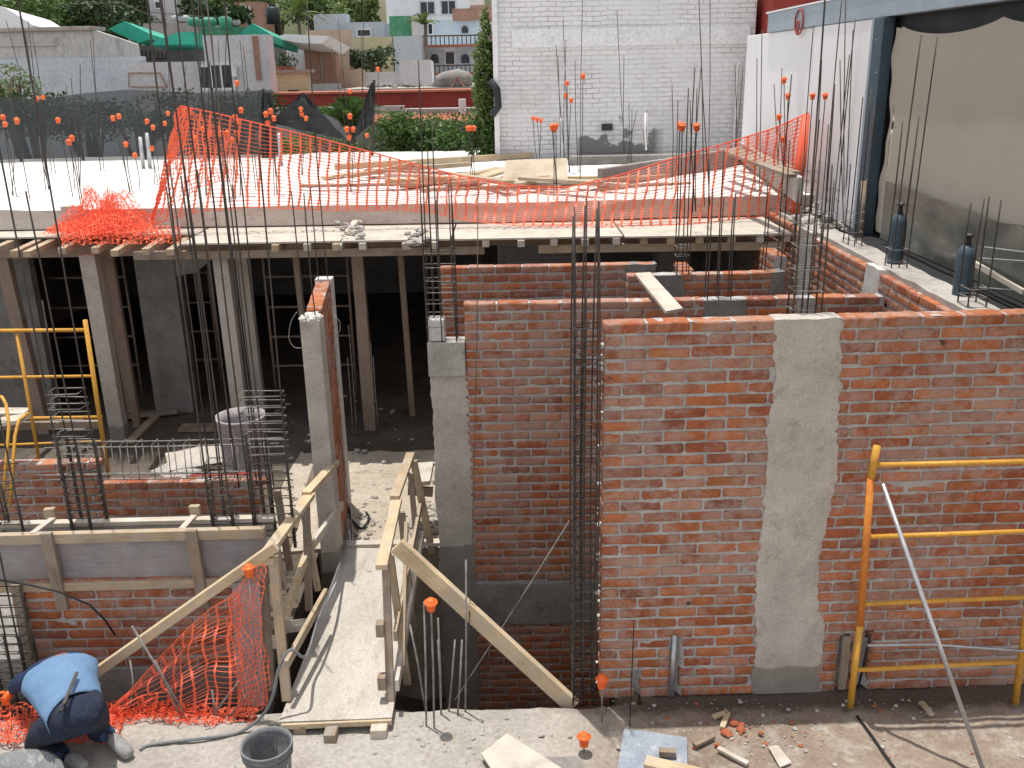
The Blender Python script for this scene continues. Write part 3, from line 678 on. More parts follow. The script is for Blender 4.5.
b = MB(); b.lathe([(.20, .70), (.225, .9), (.24, ztop-.03), (.255, ztop-.02), (.255, ztop), (.235, ztop), (.22, ztop-.1), (.2, .75), (.0, .74)], (dcx, dcy, 0), 28)
dr.location = (dcx, dcy, .7); WL[dr.name] = Vector(dr.location); b.build('drum_body', M['drum'], dr, smooth=True)
MB().tube([(dcx-.25, dcy, ztop-.03), (dcx-.27, dcy-.05, ztop-.25), (dcx-.26, dcy-.1, ztop-.4)], .006, 6).build('handle', M['wire'], dr)
# ------------------------------------------------------------------ gangway
gw = thing('gangway', (-1.35, 7.1, 0), 'wooden gangway of pale dusty plywood with lumber handrails over the pit', 'walkway')
GL0, GR0 = Vector((-1.77, 5.80, .10)), Vector((-.94, 5.83, .10)); GL1, GR1 = Vector((-1.72, 8.5, .09)), Vector((-.96, 8.5, .09))
b = MB()
def gp(u, v, dz=0):
    a = GL0.lerp(GR0, u); c = GL1.lerp(GR1, u); p = a.lerp(c, v); return (p.x, p.y, p.z+dz-.02*math.sin(v*math.pi)+.004*nz((p.x*3, p.y*3, 0)))
b.grid(lambda u, v: gp(u, v), 12, 40); b.grid(lambda u, v: gp(u, v, -.022), 12, 40, flip=True)
b.grid(lambda u, v: gp(u, 0, -.022+.022*v), 12, 1); b.grid(lambda u, v: gp(u, 1, -.022*v), 12, 1)
b.grid(lambda u, v: gp(0, u, -.022*v), 40, 1); b.grid(lambda u, v: gp(1, u, -.022+.022*v), 40, 1)
b.build('walkway_board', M['deckdust'], gw, smooth=False)
MB().bar(GL0+Vector((.02, -.015, -.03)), GR0+Vector((-.0, -.015, -.03)), .02, .04).build('front_batten', M['wood_new'], gw)
MB().bar(GL1+Vector((-.02, .02, .02)), GR1+Vector((.2, .02, .02)), .1, .035).build('end_batten', M['wood_pale'], gw, bevel=.003)
for x in (-1.62, -1.38, -1.03): MB().bar((x, 5.78 if x != -1.38 else 5.68, .03), (x, 8.6, .035), .09, .075).build('beam', M['wood_old'], gw, bevel=.004)
MB().box(-1.09, 5.72, -.02, -.97, 5.84, .07).build('support_block', M['wood_pale'], gw, bevel=.006)
# right railing
def PY(px, py, y): return P(px, py, Y=y)
rail = thing('handrail', (-1.0, 6.3, .1), 'right-hand lumber handrail of the gangway, with leaning posts', 'handrail', 'lumber handrails of the gangway')
ra = Vector((-1.01, 6.28, 1.1)); rb_ = Vector((-1.03, 7.5, 1.08)); rc = Vector((-1.02, 8.62, 1.04))
MB().bar(ra, rb_, .09, .045).build('top_rail', M['wood_new'], rail, bevel=.004)
MB().bar(rb_+Vector((-.01, -.05, .04)), rc, .085, .04).build('top_rail', M['wood'], rail, bevel=.004)
for (p, q, ww, mt) in (((-.97, 5.98, -.05), (-.99, 6.38, 1.08), .06, 'wood_old'), ((-.90, 6.5, -.1), (-.98, 6.55, 1.06), .06, 'wood'), ((-.93, 7.3, -.1), (-.97, 7.3, 1.06), .06, 'wood_old'), ((-.84, 8.5, 0), (-.98, 8.5, 1.02), .07, 'wood'), ((-.94, 8.1, 0), (-.98, 8.2, 1.02), .05, 'wood_old')):
    MB().bar(p, q, ww, .04, up=(0, 1, 0)).build('post', M[mt], rail, bevel=.003)
MB().bar((-.93, 6.2, .55), (-.93, 8.55, .55), .03, .09).build('mid_rail', M['wood'], rail, bevel=.003)
MB().bar((-.91, 6.0, .25), (-.91, 8.3, .30), .03, .1).build('lower_rail', M['wood_pale'], rail, bevel=.003)
MB().bar((-.90, 6.3, .2), (-.92, 7.2, 1.0), .03, .09).build('brace', M['wood'], rail, bevel=.003)
for z, y in ((.60, 6.15), (.2, 6.05)): MB().box(-1.06, y-.04, z, -1.0, y+.04, z+.11).build('rail_stub', M['wood_old'], rail, bevel=.003)
# left railing
lr = thing('handrail', (-1.8, 6.3, .1), 'left-hand lumber handrail of the gangway, beside the orange net', 'handrail', 'lumber handrails of the gangway')
la = PY(268, 552, 6.3); lb = PY(310, 495, 7.4); lc = PY(336, 462, 8.3)
MB().bar(la, lb, .09, .045).build('top_rail', M['wood_new'], lr, bevel=.004)
MB().bar(lb+Vector((-.02, -.05, .03)), lc, .08, .045).build('top_rail', M['wood_new'], lr, bevel=.004)
m0 = PY(283, 665, 6.05); m1 = PY(318, 590, 7.0); MB().bar(PY(286, 612, 6.35), PY(312, 540, 7.6), .05, .08).build('mid_rail', M['wood_new'], lr, bevel=.003)
MB().bar(PY(286, 665, 6.0), PY(326, 592, 7.0), .035, .075).build('lower_rail', M['wood'], lr, bevel=.003)
MB().bar(PY(310, 548, 7.5), PY(342, 505, 8.35), .04, .08).build('mid_rail', M['wood_pale'], lr, bevel=.003)
for (p, q, ww, mt) in ((PY(287, 700, 6.05), PY(273, 556, 6.3), .07, 'wood'), (PY(270, 690, 6.2), PY(262, 560, 6.36), .07, 'wood_old'), (PY(309, 610, 7.2), PY(306, 500, 7.3), .06, 'wood_old'), (PY(318, 590, 7.3), PY(303, 508, 7.3), .05, 'wood'), (PY(283, 590, 7.0), PY(266, 485, 7.3), .06, 'wood_old'), (PY(290, 570, 7.6), PY(277, 490, 7.6), .06, 'wood_old')):
    MB().bar(p, q, ww, .05, up=(0, 1, 0)).build('post', M[mt], lr, bevel=.003)
MB().box(la.x-.09, la.y-.05, la.z-.09, la.x+.05, la.y+.02, la.z-.03).build('rail_stub', M['wood_new'], lr, bevel=.003)
lumber(PY(94, 674, 6.16), PY(276, 546, 6.27), .05, .075, 'long pale lumber rail sloping from the gangway down behind the worker', 'wood_new')
lumber(PY(397, 545, 6.35), PY(573, 706, 6.09), .055, .13, 'thick timber brace sloping from the right handrail down across the pit', 'wood_new', cat='brace', name='timber_brace')
# upright board at the net
one(MB().bar(PY(252, 705, 6.12), PY(246, 582, 6.25), .21, .03, up=(0, 1, 0)), 'upright_board', M['ply_grey'], 'grey upright form board wrapped by the orange net left of the gangway', 'board', bevel=.003)
one(MB().bar(PY(284, 560, 7.9), PY(318, 458, 8.7), .05, .07, up=(0, 1, 0)), 'leaning_prop', M['wood_old'], 'brown stick leaning against the end-on wall', 'prop', bevel=.003)
for i, (x0, y0, x1, y1, Yd) in enumerate(((240, 605, 274, 606, 6.9), (245, 622, 274, 624, 6.8), (262, 630, 300, 624, 6.9))):
    lumber(PY(x0, y0, Yd), PY(x1+10, y1, Yd), .12, .05, ['upper pale board in the gap behind the orange net', 'middle pale board in the gap behind the orange net', 'lowest pale board in the gap behind the orange net'][i], 'wood_pale', group='pale boards behind the net')
# pale formwork panel at right of gangway end
lumber(PY(410, 475, 9.0), PY(432, 473, 9.0), .5, .05, 'pale plywood sheet leaning beside the column at the end of the gangway', 'ply', cat='board')
lumber(PY(408, 490, 8.95), PY(433, 492, 8.95), .05, .1, 'brown timber edge under the pale sheet beside the column', 'wood_old')
# ------------------------------------------------------------------ formwork beam left
fb = thing('formwork_beam', (-3.3, 6.7, .86), 'wooden formwork trough for a tie beam, grey boards and pale battens', 'formwork')
MB().box(-4.7, 6.64, .80, -1.97, 6.665, 1.20).build('side_board', M['ply_grey'], fb)
MB().box(-4.7, 6.90, .80, -1.97, 6.925, 1.17).build('side_board', M['ply_grey'], fb)
MB().bar((-4.7, 6.63, 1.215), (-1.96, 6.63, 1.235), .06, .085).build('batten', M['wood'], fb, bevel=.004)
MB().bar((-4.7, 6.94, 1.185), (-1.96, 6.94, 1.20), .075, .04).build('batten', M['wood_pale'], fb, bevel=.004)
MB().bar((-4.7, 6.61, .80), (-2.0, 6.61, .815), .06, .075).build('batten', M['wood'], fb, bevel=.004)
MB().box(-4.7, 6.665, 1.05, -1.97, 6.90, 1.06).build('trough_fill', M['concrete'], fb)
for px in (47, 192):
    x = P(px, 540, Y=6.58).x; MB().bar((x+.02, 6.585, .60), (x-.0, 6.585, 1.29), .09, .045, up=(0, 1, 0)).build('stud', M['wood_old'], fb, bevel=.004)
for px in (50, 196): x = P(px, 500, Y=7.0).x; MB().bar((x, 7.0, .6), (x-.02, 7.0, 1.30), .085, .05, up=(0, 1, 0)).build('stud', M['wood'], fb, bevel=.004)
for px in (46, 190): x = P(px, 540, Y=6.8).x; MB().bar((x, 6.62, 1.262), (x, 6.96, 1.225), .05, .02).build('cross_batten', M['wood_pale'], fb)
for i, (xa, xb) in enumerate(((-3.6, -2.7), (-3.4, -2.75))): MB().bar((xa, 6.76+.06*i, 1.08+.01*i), (xb, 6.78+.06*i, 1.08), .05, .03).build('loose_batten', M['wood_old' if i else 'wood_pale'], fb, bevel=.003)
lumber((-3.95, 6.5, .0-.3), (-3.95, 6.56, .86), .07, .05, 'vertical brown stud at the left end of the shaded brick wall', 'wood_old', name='stud', cat='stud')
# ------------------------------------------------------------------ yellow scaffolds
YS = 5.97
def yp(px, py): return P(px, py, Y=YS)
sf = thing('scaffold_frame', (2.52, YS, 0), 'yellow tubular scaffold frame standing against the tall brick wall', 'scaffold')
pb, pm1, pm2, pt_ = Vector((2.52, YS, 0)), yp(868, 540), yp(872, 485), yp(877, 446)
MB().tube([pb, yp(860, 625)], .025, 12).build('upright', M['yellow'], sf, smooth=True)
o_ = MB().tube([yp(860, 625), yp(871, 478)], .0255, 12).build('upright', M['orange_paint'], sf, smooth=True); o_['label'] = 'orange-smeared length of the upright'
MB().tube([yp(871, 478), pt_], .025, 12).build('upright', M['yellow'], sf, smooth=True)
MB().tube([Vector((3.775, YS, 0)), yp(1048, 446)], .025, 12).build('upright', M['yellow'], sf, smooth=True)
for (y0, y1) in ((465, 461), (537, 531), (604, 597), (670, 662)):
    yy0 = y0; xl = {465: 876, 537: 869, 604: 862, 670: 856}[y0]; xr = {465: 1046, 537: 1036, 604: 1028, 670: 1020}[y0]
    MB().tube([yp(xl, y0), yp(xr, y1)], .018, 10).build('rung', M['yellow'], sf, smooth=True)
MB().tube([yp(866, 643)+Vector((0, -.03, 0)), yp(930, 642)+Vector((0, -.03, 0)), yp(1040, 650)+Vector((0, -.03, 0))], .011, 8).build('brace', M['galv'], sf, smooth=True)
MB().tube([yp(881, 482)+Vector((0, -.03, 0)), P(985, 775, Z=.005)], .016, 10).build('diagonal_brace', M['galv'], sf, smooth=True)
Y2 = 9.75
def yq(px, py): return P(px, py, Y=Y2)
L_ = [(yq(85, 320), Vector((yq(112, 500).x, Y2, .05)), .024, 'upright'), (yq(17, 334), yq(46, 500), .018, 'upright'), (yq(-40, 331), yq(87, 330), .02, 'rung'), (yq(-40, 378), yq(93, 376), .016, 'rung'), (yq(-20, 419), yq(102, 417), .018, 'rung'), (yq(-20, 446), yq(105, 441), .014, 'rung'), (yq(-20, 488), yq(108, 484), .014, 'rung'), (Vector((-6.4, Y2, .05)), Vector((-6.4, Y2, 2.3)), .024, 'upright')]
tube_frame('scaffold_frame', L_, M['yellow'], .02, 'yellow ladder-like scaffold frame under the slab at the left', 'scaffold')
b = MB(); b.tube([P(-6, 396, Y=8.4), P(2, 397, Y=8.35), P(6, 404, Y=8.3), P(9, 425, Y=8.2), P(3, 500, Y=7.7)], .016, 8); 
b.tube([P(28, 413, Y=8.4), P(19, 420, Y=8.3), P(15, 436, Y=8.2), P(10, 505, Y=7.7)], .016, 8); one(b, 'bent_tube_rail', M['yellow'], 'bent yellow tube rails at the far left edge of the picture', 'rail', smooth=True)
lumber(P(-12, 424, Y=8.4), P(26, 418, Y=8.4), .2, .04, 'short pale board laid on the bent yellow tubes', 'wood_pale')
# ------------------------------------------------------------------ rebar
CAPB = MB().lathe([(0, .05), (.018, .049), (.023, .044), (.027, .030), (.040, .029), (.040, .023), (.030, .018), (.024, -.028), (.018, -.03), (.0, -.012)], (0, 0, 0), 14)
capproto = None
def put_cap(parent, tip, s=1.0):
    global capproto
    tip = Vector(tip)
    if capproto is None:
        o = CAPB.build('cap', M['cap'], None, smooth=True, loc=(0, 0, 0)); capproto = o
    else:
        o = capproto.copy(); COL.objects.link(o)
    o.parent = parent; o.location = tip-WL[parent.name]; o.scale = (s, s, s); o.rotation_euler = (random.uniform(-.15, .15), random.uniform(-.15, .15), 0)
def rodmesh(pts, r=.0060, parent=None, mat='rebar', name='rod'):
    b = MB(); P_ = [Vector(p) for p in pts]
    b.tube(P_, r, 6); return b.build(name, M[mat], parent, smooth=True)
def rebar(x, y, z0, zt, parent, lean=None, r=.0060, mat='rebar', bow=.03):
    lx, ly = lean or (random.uniform(-.012, .012), random.uniform(-.012, .012)); H = zt-z0
    bx, by = random.uniform(-bow, bow)*H*.25, random.uniform(-bow, bow)*H*.25
    pts = []; n = max(4, int(H/.3))
    for i in range(n+1):
        t = i/n; q = 4*t*(1-t); pts.append(Vector((x+lx*H*t+bx*q, y+ly*H*t+by*q, z0+H*t)))
    rodmesh(pts, r, parent, mat); return pts[-1]
def stirrup(x0, y0, x1, y1, z, parent, mat='wire', r=.0035):
    a = [random.uniform(-.008, .008) for _ in range(4)]; rr = .006
    pts = [(x0-rr, y0-rr, z+a[0]), (x1+rr, y0-rr, z+a[1]), (x1+rr, y1+rr, z+a[2]), (x0-rr, y1+rr, z+a[3]), (x0-rr, y0-rr, z+a[0]+.004), (x0+.03, y0+.03, z+a[0]+.006)]
    rodmesh(pts, r, parent, mat, 'stirrup')
def knots(pts, parent, mat='wire'):
    pass
def cage(name, x, y, w_, d_, z0, tops, label, group, st=None, mat='rebar', smat='wire', r=.0060, caps=(), extra=(), lean=None):
    root = thing(name, (x, y, z0), label, 'rebar cage', group)
    cs = [(-.5, -.5), (.5, -.5), (-.5, .5), (.5, .5), (0, -.5), (0, .5), (-.5, 0), (.5, 0)]
    for i, zt in enumerate(tops):
        cx, cy = cs[i % 8]; tip = rebar(x+cx*w_, y+cy*d_, z0, zt, root, mat=mat, r=r, lean=lean)
        if i in caps: put_cap(root, tip)
    if st:
        z = st[0]
        while z < st[1]: stirrup(x-w_/2, y-d_/2, x+w_/2, y+d_/2, z, root, smat); z += st[2]*random.uniform(.85, 1.15)
    return root
def zt(px, py, Y): return P(px, py, Y=Y).z
G1 = 'rebar cages rising out of the unfinished walls'
# centre cage in front of the walls
cx = P(586, 450, Y=6.1)
cage('rebar_cage', .50, 6.12, .155, .12, 0, [3.80, 3.83, 3.72, 3.76, 3.85, 3.79, 3.6, 3.78], 'tall dense rebar column with many stirrups at the left end of the tall brick wall', G1, (.05, 3.05, .085), smat='rebar', r=.0062, lean=(0.0, .004))
cage('rebar_cage', .47, 6.15, .075, .06, 0, [3.3, 3.25, 3.4, 3.35], 'narrow inner rebar bundle tied inside the dense rebar column', G1, (.1, 3.05, .11), smat='rebar', r=.006, lean=(0.0, .004))
# column cage on tall wall
Yc = 6.38; x = P(806, 300, Y=Yc).x
cage('rebar_cage', x, 6.33+.07, .2, .12, 2.9, [zt(795, 205, Yc), zt(785, 165, Yc), zt(815, 190, Yc), zt(810, 215, Yc), zt(800, 160, Yc), 5.4], 'rebar cage standing on the poured grey column of the tall wall', G1, (3.02, 3.75, .16), mat='rebar', smat='rebar_dusty')
# wall C
x = P(718, 300, Y=8.26).x
cage('rebar_cage', x, 8.27, .22, .1, 2.4, [zt(706, y_, 8.27) for y_ in (188, 193, 160, 200, 196, 150)], 'stirrup-less rebar group rising from the dark patch in the long middle wall', G1)
x = P(441, 300, Y=8.25).x
cage('rebar_cage', x-.0, 8.26, .26, .14, 2.25, [zt(426, y_, 8.26) for y_ in (176, 183, 60, 195, 120, 190, 205, 178)], 'rebar cage rising from the end column beside the dark doorway', G1, (2.45, 3.15, .11), smat='rebar_dusty')
cage('rebar_cage', x-.03, 8.27, .08, .06, 2.25, [zt(436, y_, 8.26) for y_ in (150, 200, 185)], 'three thin rods bundled inside the doorway end cage', G1)
# wall B with caps
x = P(684, 270, Y=9.3).x
cage('rebar_cage', x-.03, 9.27, .12, .12, 2.6, [zt(677, 128, 9.27), zt(683, 128, 9.27), zt(675, 127, 9.3), zt(690, 68, 9.3), zt(694, 88, 9.3)], 'rebar cage with three orange caps on the wall near the white plank', G1, (2.75, 3.0, .1), caps=(0, 1, 2), smat='rebar_dusty')
x = P(770, 262, Y=9.4).x
cage('rebar_cage', x, 9.35, .16, .12, 2.6, [zt(760, y_, 9.35) for y_ in (205, 140, 180, 75)], 'rebar cage on the brick stub at the right end of the formwork', G1, (2.8, 3.1, .12), smat='rebar_dusty')
x = P(797, 260, Y=8.4).x
cage('rebar_cage', x+.05, 8.3, .18, .12, 2.3, [zt(790, y_, 8.3) for y_ in (150, 85, 190, 205)], 'rebar cage at the right part of the middle wall, before the dark opening', G1, (2.8, 3.3, .13), smat='rebar_dusty')
# boundary wall cages
for i, (px, py, Yb, ys, lab, st) in enumerate((
        (943, 298, 7.05, (198, 200, 205, 199), 'rebar group on the boundary wall nearest the camera, beside the nearer blue cylinder', (2.86, 3.05, .07)),
        (881, 262, 8.55, (36, 38, 122, 118, 150), 'tall leaning rebar group on the boundary wall beside the farther blue cylinder', (2.9, 3.1, .1)),
        (853, 240, 9.7, (97, 105, 165, 90, 180), 'rebar group on the boundary wall in front of the blue steel column', (2.9, 3.2, .1)),
        (829, 215, 10.8, (0, 20, 125, 55, 180), 'tall rebar group on the boundary wall in front of the white panels', (2.9, 3.3, .12)),
        (808, 214, 11.8, (97, 97, 25, 120, 60), 'rebar group with two orange caps beside the rolled orange net end', (2.9, 3.4, .12)))):
    p = P(px, py, Y=Yb); cage('rebar_cage', 3.56 if i < 3 else p.x, Yb, .14, .16, 2.78, [zt(px, y_, Yb) for y_ in ys], lab, G1, st, caps=(0, 1) if i == 4 else (), lean=((.02, .01) if i == 1 else None), smat='rebar_dusty')
# cages over the left formwork
G2 = 'rebar cages above the formwork beam'
def free_cage(rods, Y, z0, label, group, strp=None, caps=(), mat='rebar'):
    pts = [P(px, py, Y=Y+dy) for (px, py, ty, dy) in rods]
    root = thing('rebar_cage', (sum(p.x for p in pts)/len(pts), Y, z0), label, 'rebar cage', group)
    for i, (px, py, ty, dy) in enumerate(rods):
        tip = rebar(pts[i].x, Y+dy, z0, zt(px, ty, Y+dy) if ty > 0 else 5.6+random.uniform(-.1, .3), root, r=.0066, mat=mat, bow=.02)
        if i in caps: put_cap(root, tip)
    xs = [p.x for p in pts]
    if strp:
        for i, p in enumerate(pts):
            rebar(p.x+.012, p.y, z0, strp[1]-random.uniform(.25, .5), root, r=.011, mat=mat, bow=.01)
            b = MB(); z = z0+.05; zz = []; sg = 1
            while z < strp[1]-.4:
                zz.append((p.x+.012+sg*.022, p.y-.014, z)); sg = -sg; z += random.uniform(.022, .04)
            b.tube(zz, .0032, 4)
            b.build('tie_wires', M['rebar'], root)
    if strp:
        z = strp[0]; ys = [Y+q[3] for q in rods]
        while z < strp[1]: stirrup(strp[3] if len(strp) > 3 else min(xs), min(ys), strp[4] if len(strp) > 4 else max(xs), max(ys), z, root, 'rebar' if z < 1.75 else 'rebar_dusty', .0045); z += strp[2]*random.uniform(.8, 1.2)
    return root
free_cage([(68, 510, 0, 0), (87, 512, 190, .0), (105, 512, 0, .12), (78, 505, 300, .14)], 6.85, .95, 'first rebar cage from the left above the formwork beam, leaning stirrup ladder', G2, (1.0, 2.35, .07))
free_cage([(20, 520, 0, 0), (8, 520, 210, .12)], 6.85, .0, 'pair of rebar rods at the left edge, left of the first cage', G2, (.2, 1.8, .09))
free_cage([(211, 515, 0, 0), (231, 515, 0, .0), (222, 505, 175, .14)], 6.85, .95, 'rebar cage above the formwork beam directly in front of the pale drum', G2, (1.0, 1.75, .06))
free_cage([(253, 515, 0, 0), (290, 505, 130, .0), (271, 505, 184, .14), (262, 500, 0, .12)], 6.9, .95, 'rebar cage with square stirrups between the drum and the end-on wall', G2, (1.05, 2.3, .075))
for i, (px, py, ty, Y) in enumerate(((188, 350, 186, 7.8), (203, 420, 165, 7.9), (228, 420, 170, 8.4), (246, 350, 0, 8.0))):
    x = P(px, py, Y=Y).x; r_ = rodmesh([(x, Y, .9), (x+.01, Y, 2.4), (x, Y, zt(px, ty, Y) if ty else 5.5)], .0065); r_.name = 'rebar_rod'
    tag(r_, ['bare rod ending at the height of the slab edge, left of the drum', 'bare rod ending just above the slab edge, over the sacks', 'bare rod ending above the slab edge, left of the drum rim', 'long bare rod passing in front of the orange net, right of the short ones'][i], 'rebar', 'single rods over the low brick wall')
for i, rods in enumerate(([(61, 388, 0), (85, 417, 0), (104, 420, 0)],)):
    pass
free_cage([(2, 700, 500, 0), (16, 702, 515, .0), (30, 698, 530, .12), (42, 690, 590, .10)], 6.32, -.3, 'low dark rebar cage at the left edge beside the shaded brick wall', G2, (-.2, .95, .085))
free_cage([(222, 480, 0, 0), (238, 478, 0, .05), (256, 478, 0, .1), (272, 470, 0, .0)], 8.05, .95, 'four very tall rods rising over the low red brick wall', G2)
# horizontal mesh cage
hc = thing('rebar_cage', (-3.3, 7.9, 1.0), 'horizontal rebar beam cage lying over the low red brick wall', 'rebar cage', 'horizontal beam cages')
for (yy, z) in ((8.2, 1.35), (8.2, 1.02), (8.34, 1.35), (8.34, 1.02), (7.95, 1.18)): rodmesh([(-4.4, yy, z), (-3.3, yy, z-.01), (-2.2, yy, z)], .007, hc, 'rebar_dusty')
x = -4.3
while x < -2.25:
    rodmesh([(x, 8.19, 1.01), (x+.01, 8.19, 1.36), (x+.01, 8.35, 1.36), (x, 8.35, 1.01), (x, 8.19, 1.01)], .0045, hc, 'rebar_dusty', 'stirrup'); x += .15
# rods on thin wall top
cage('rebar_cage', -1.80, 8.24, .10, .1, 2.5, [zt(315, 190, 8.2), zt(320, 193, 8.2)], 'two rods rising from the near end of the end-on brick wall', G1)
cage('rebar_cage', -1.93, 9.62, .10, .1, 2.5, [zt(325, 186, 9.6), zt(330, 0, 9.6)], 'two rods rising from the far end of the end-on brick wall', G1)
# long loose rods reaching the top of the picture
singles = [(565, 150, 0, 12.6), (620, 190, 10, 12.7), (712, 180, 0, 12.9), (699, 190, 5, 13.2)]
# cages in the deep room, door area
rr = thing('rebar_cage', (-1.6, 12.0, 0), 'thin rebar group standing on the earth floor inside the dark doorway', 'rebar cage', G1)
for px in (353, 357, 365, 369, 376, 379): 
    p = P(px, 436, Z=0); rebar(p.x, p.y, 0, 1.3+random.uniform(-.4, .3), rr, mat='rebar_dusty')
# foreground rods at pit
rr = thing('rebar_rods', (-.5, 5.98, -1.5), 'bunch of bare rods standing at the edge of the pit, one with an orange cap', 'rebar')
for (px, py, tx, ty, cp) in ((426, 726, 424, 602, 0), (434, 728, 431, 606, 1), (441, 715, 438, 618, 0), (448, 712, 455, 640, 0), (457, 716, 462, 640, 0), (465, 712, 466, 560, 0), (425, 705, 410, 625, 0), (440, 700, 438, 640, 0)):
    a = P(px, py, Z=0.0); a2 = P(tx, ty, Y=a.y+.03); rodmesh([a-Vector((0, 0, .05)), (a+a2)/2+Vector((.005, 0, 0)), a2], .008, rr, 'rebar_dusty')
    if cp: put_cap(rr, a2, 1.25)
r_ = rodmesh([P(455, 700, Y=6.25), P(520, 600, Y=6.8), P(575, 512, Y=6.2)], .006, None, 'rebar_dusty', 'guy_rod'); tag(r_, 'thin rod slanting from the pit edge up to the dense rebar column', 'rebar')
r_ = rodmesh([P(465, 712, Y=6.05), P(472, 560, Y=6.3), P(477, 330, Y=6.9), P(478, 180, Y=7.2)], .004, None, 'rebar', 'guy_wire'); tag(r_, 'fine vertical wire in front of the brick wall left of the dense rebar column', 'wire')
for (px, top, bot, lab) in ((602, 683, 722, 'single rod with an orange cap just right of the dense rebar column'), (584, 741, 752, 'low orange-capped rod stub in the foreground dirt, below the dense rebar column')):
    a = P(px, bot, Z=0); rt = thing('capped_rebar', a, lab, 'rebar', 'capped rod stubs in the foreground'); tp_ = P(px, top, Y=a.y); rodmesh([a, tp_], .006, rt, 'rebar_dusty'); put_cap(rt, tp_, 1.3)
# slab rods with caps : (base px, base py, [(cap px, cap py)], label)
G3 = 'capped rods standing up from the slab'
SL = [
 (14, 196, [(3, 118), (5, 125), (17, 121)], 'cluster of three capped rods at the far left of the slab'),
 (50, 174, [(37, 99), (43, 98)], 'pair of tall capped rods, second cluster from the left on the slab'),
 (30, 200, [(17, 122)], 'single capped rod right of the leftmost cluster'),
 (70, 196, [(58, 121)], 'single capped rod between the tall pair and the heaped net'),
 (80, 205, [(69, 143), (72, 139)], 'two low capped rods just above the heaped orange net'),
 (132, 192, [(113, 119), (119, 117), (126, 145)], 'three capped rods of uneven height left of the orange net corner'),
 (141, 190, [(135, 156)], 'shortest single capped rod on the slab, left of the net corner'),
 (157, 184, [(147, 122), (153, 128), (152, 149)], 'three capped rods beside the two grey stub pipes'),
 (170, 172, [(165, 124), (168, 114)], 'two capped rods against the shade net near the net corner'),
 (190, 196, [(184, 114), (195, 139)], 'two capped rods at the peak of the orange net'),
 (214, 196, [(203, 130), (210, 134)], 'two capped rods behind the left part of the net, lower pair'),
 (232, 200, [(221, 134), (227, 134), (232, 141), (237, 134)], 'row of four capped rods behind the net below the dark window'),
 (243, 195, [(235, 118), (237, 122), (241, 111)], 'three capped rods close together above the row of four'),
 (244, 190, [(237, 84)], 'tallest capped rod beside the lilac building corner'),
 (276, 195, [(266, 115), (271, 112), (274, 119), (268, 124)], 'four capped rods in front of the left black tarp edge'),
 (303, 175, [(301, 110), (302, 115), (306, 119)], 'three capped rods in front of the black tarp tent'),
 (351, 192, [(347, 130), (353, 130), (349, 138), (350, 117)], 'four capped rods in front of the hanging black tarp'),
 (368, 160, [(367, 136)], 'single capped rod between the hanging tarp and the bush'),
 (352, 150, [(350, 92)], 'thin capped rod before the palm leaves'),
 (380, 165, [(378, 70)], 'thin tall capped rod before the peach wall'),
 (472, 182, [(470, 129), (474, 129), (468, 129)], 'small capped cage before the bush, left of the vine'),
 (537, 158, [(533, 119), (537, 120), (541, 121)], 'three even capped rods before the whitewashed wall, left'),
 (554, 200, [(552, 128), (556, 127), (554, 130)], 'three capped rods over the plywood sheet'),
 (571, 172, [(566, 96), (567, 84), (571, 101)], 'three tall capped rods in the middle of the whitewashed wall'),
 (583, 185, [(583, 77)], 'one thick capped rod standing before the whitewashed wall'),
 (786, 195, [(784, 81), (788, 97), (783, 140), (779, 118)], 'four capped rods at the right end of the orange net'),
]
for (bx, by, caps, lab) in SL:
    a = P(bx, by, Z=3.0)
    if a.y > 18.2: a = P(bx, by, Y=17.8); a.z = 3.0
    rt = thing('capped_rebar', (a.x, a.y, 3.0), lab, 'rebar', G3)
    for i, (tx, ty) in enumerate(caps):
        o = Vector((random.uniform(-.05, .05), random.uniform(-.06, .06), 0)); q = a+o; q.z = 2.98
        tip = P(tx, ty, Y=q.y); mid = (q+tip)/2+Vector((random.uniform(-.02, .02), 0, 0)); rodmesh([q, mid, tip], .0058, rt, 'rebar'); put_cap(rt, tip, 1.05)
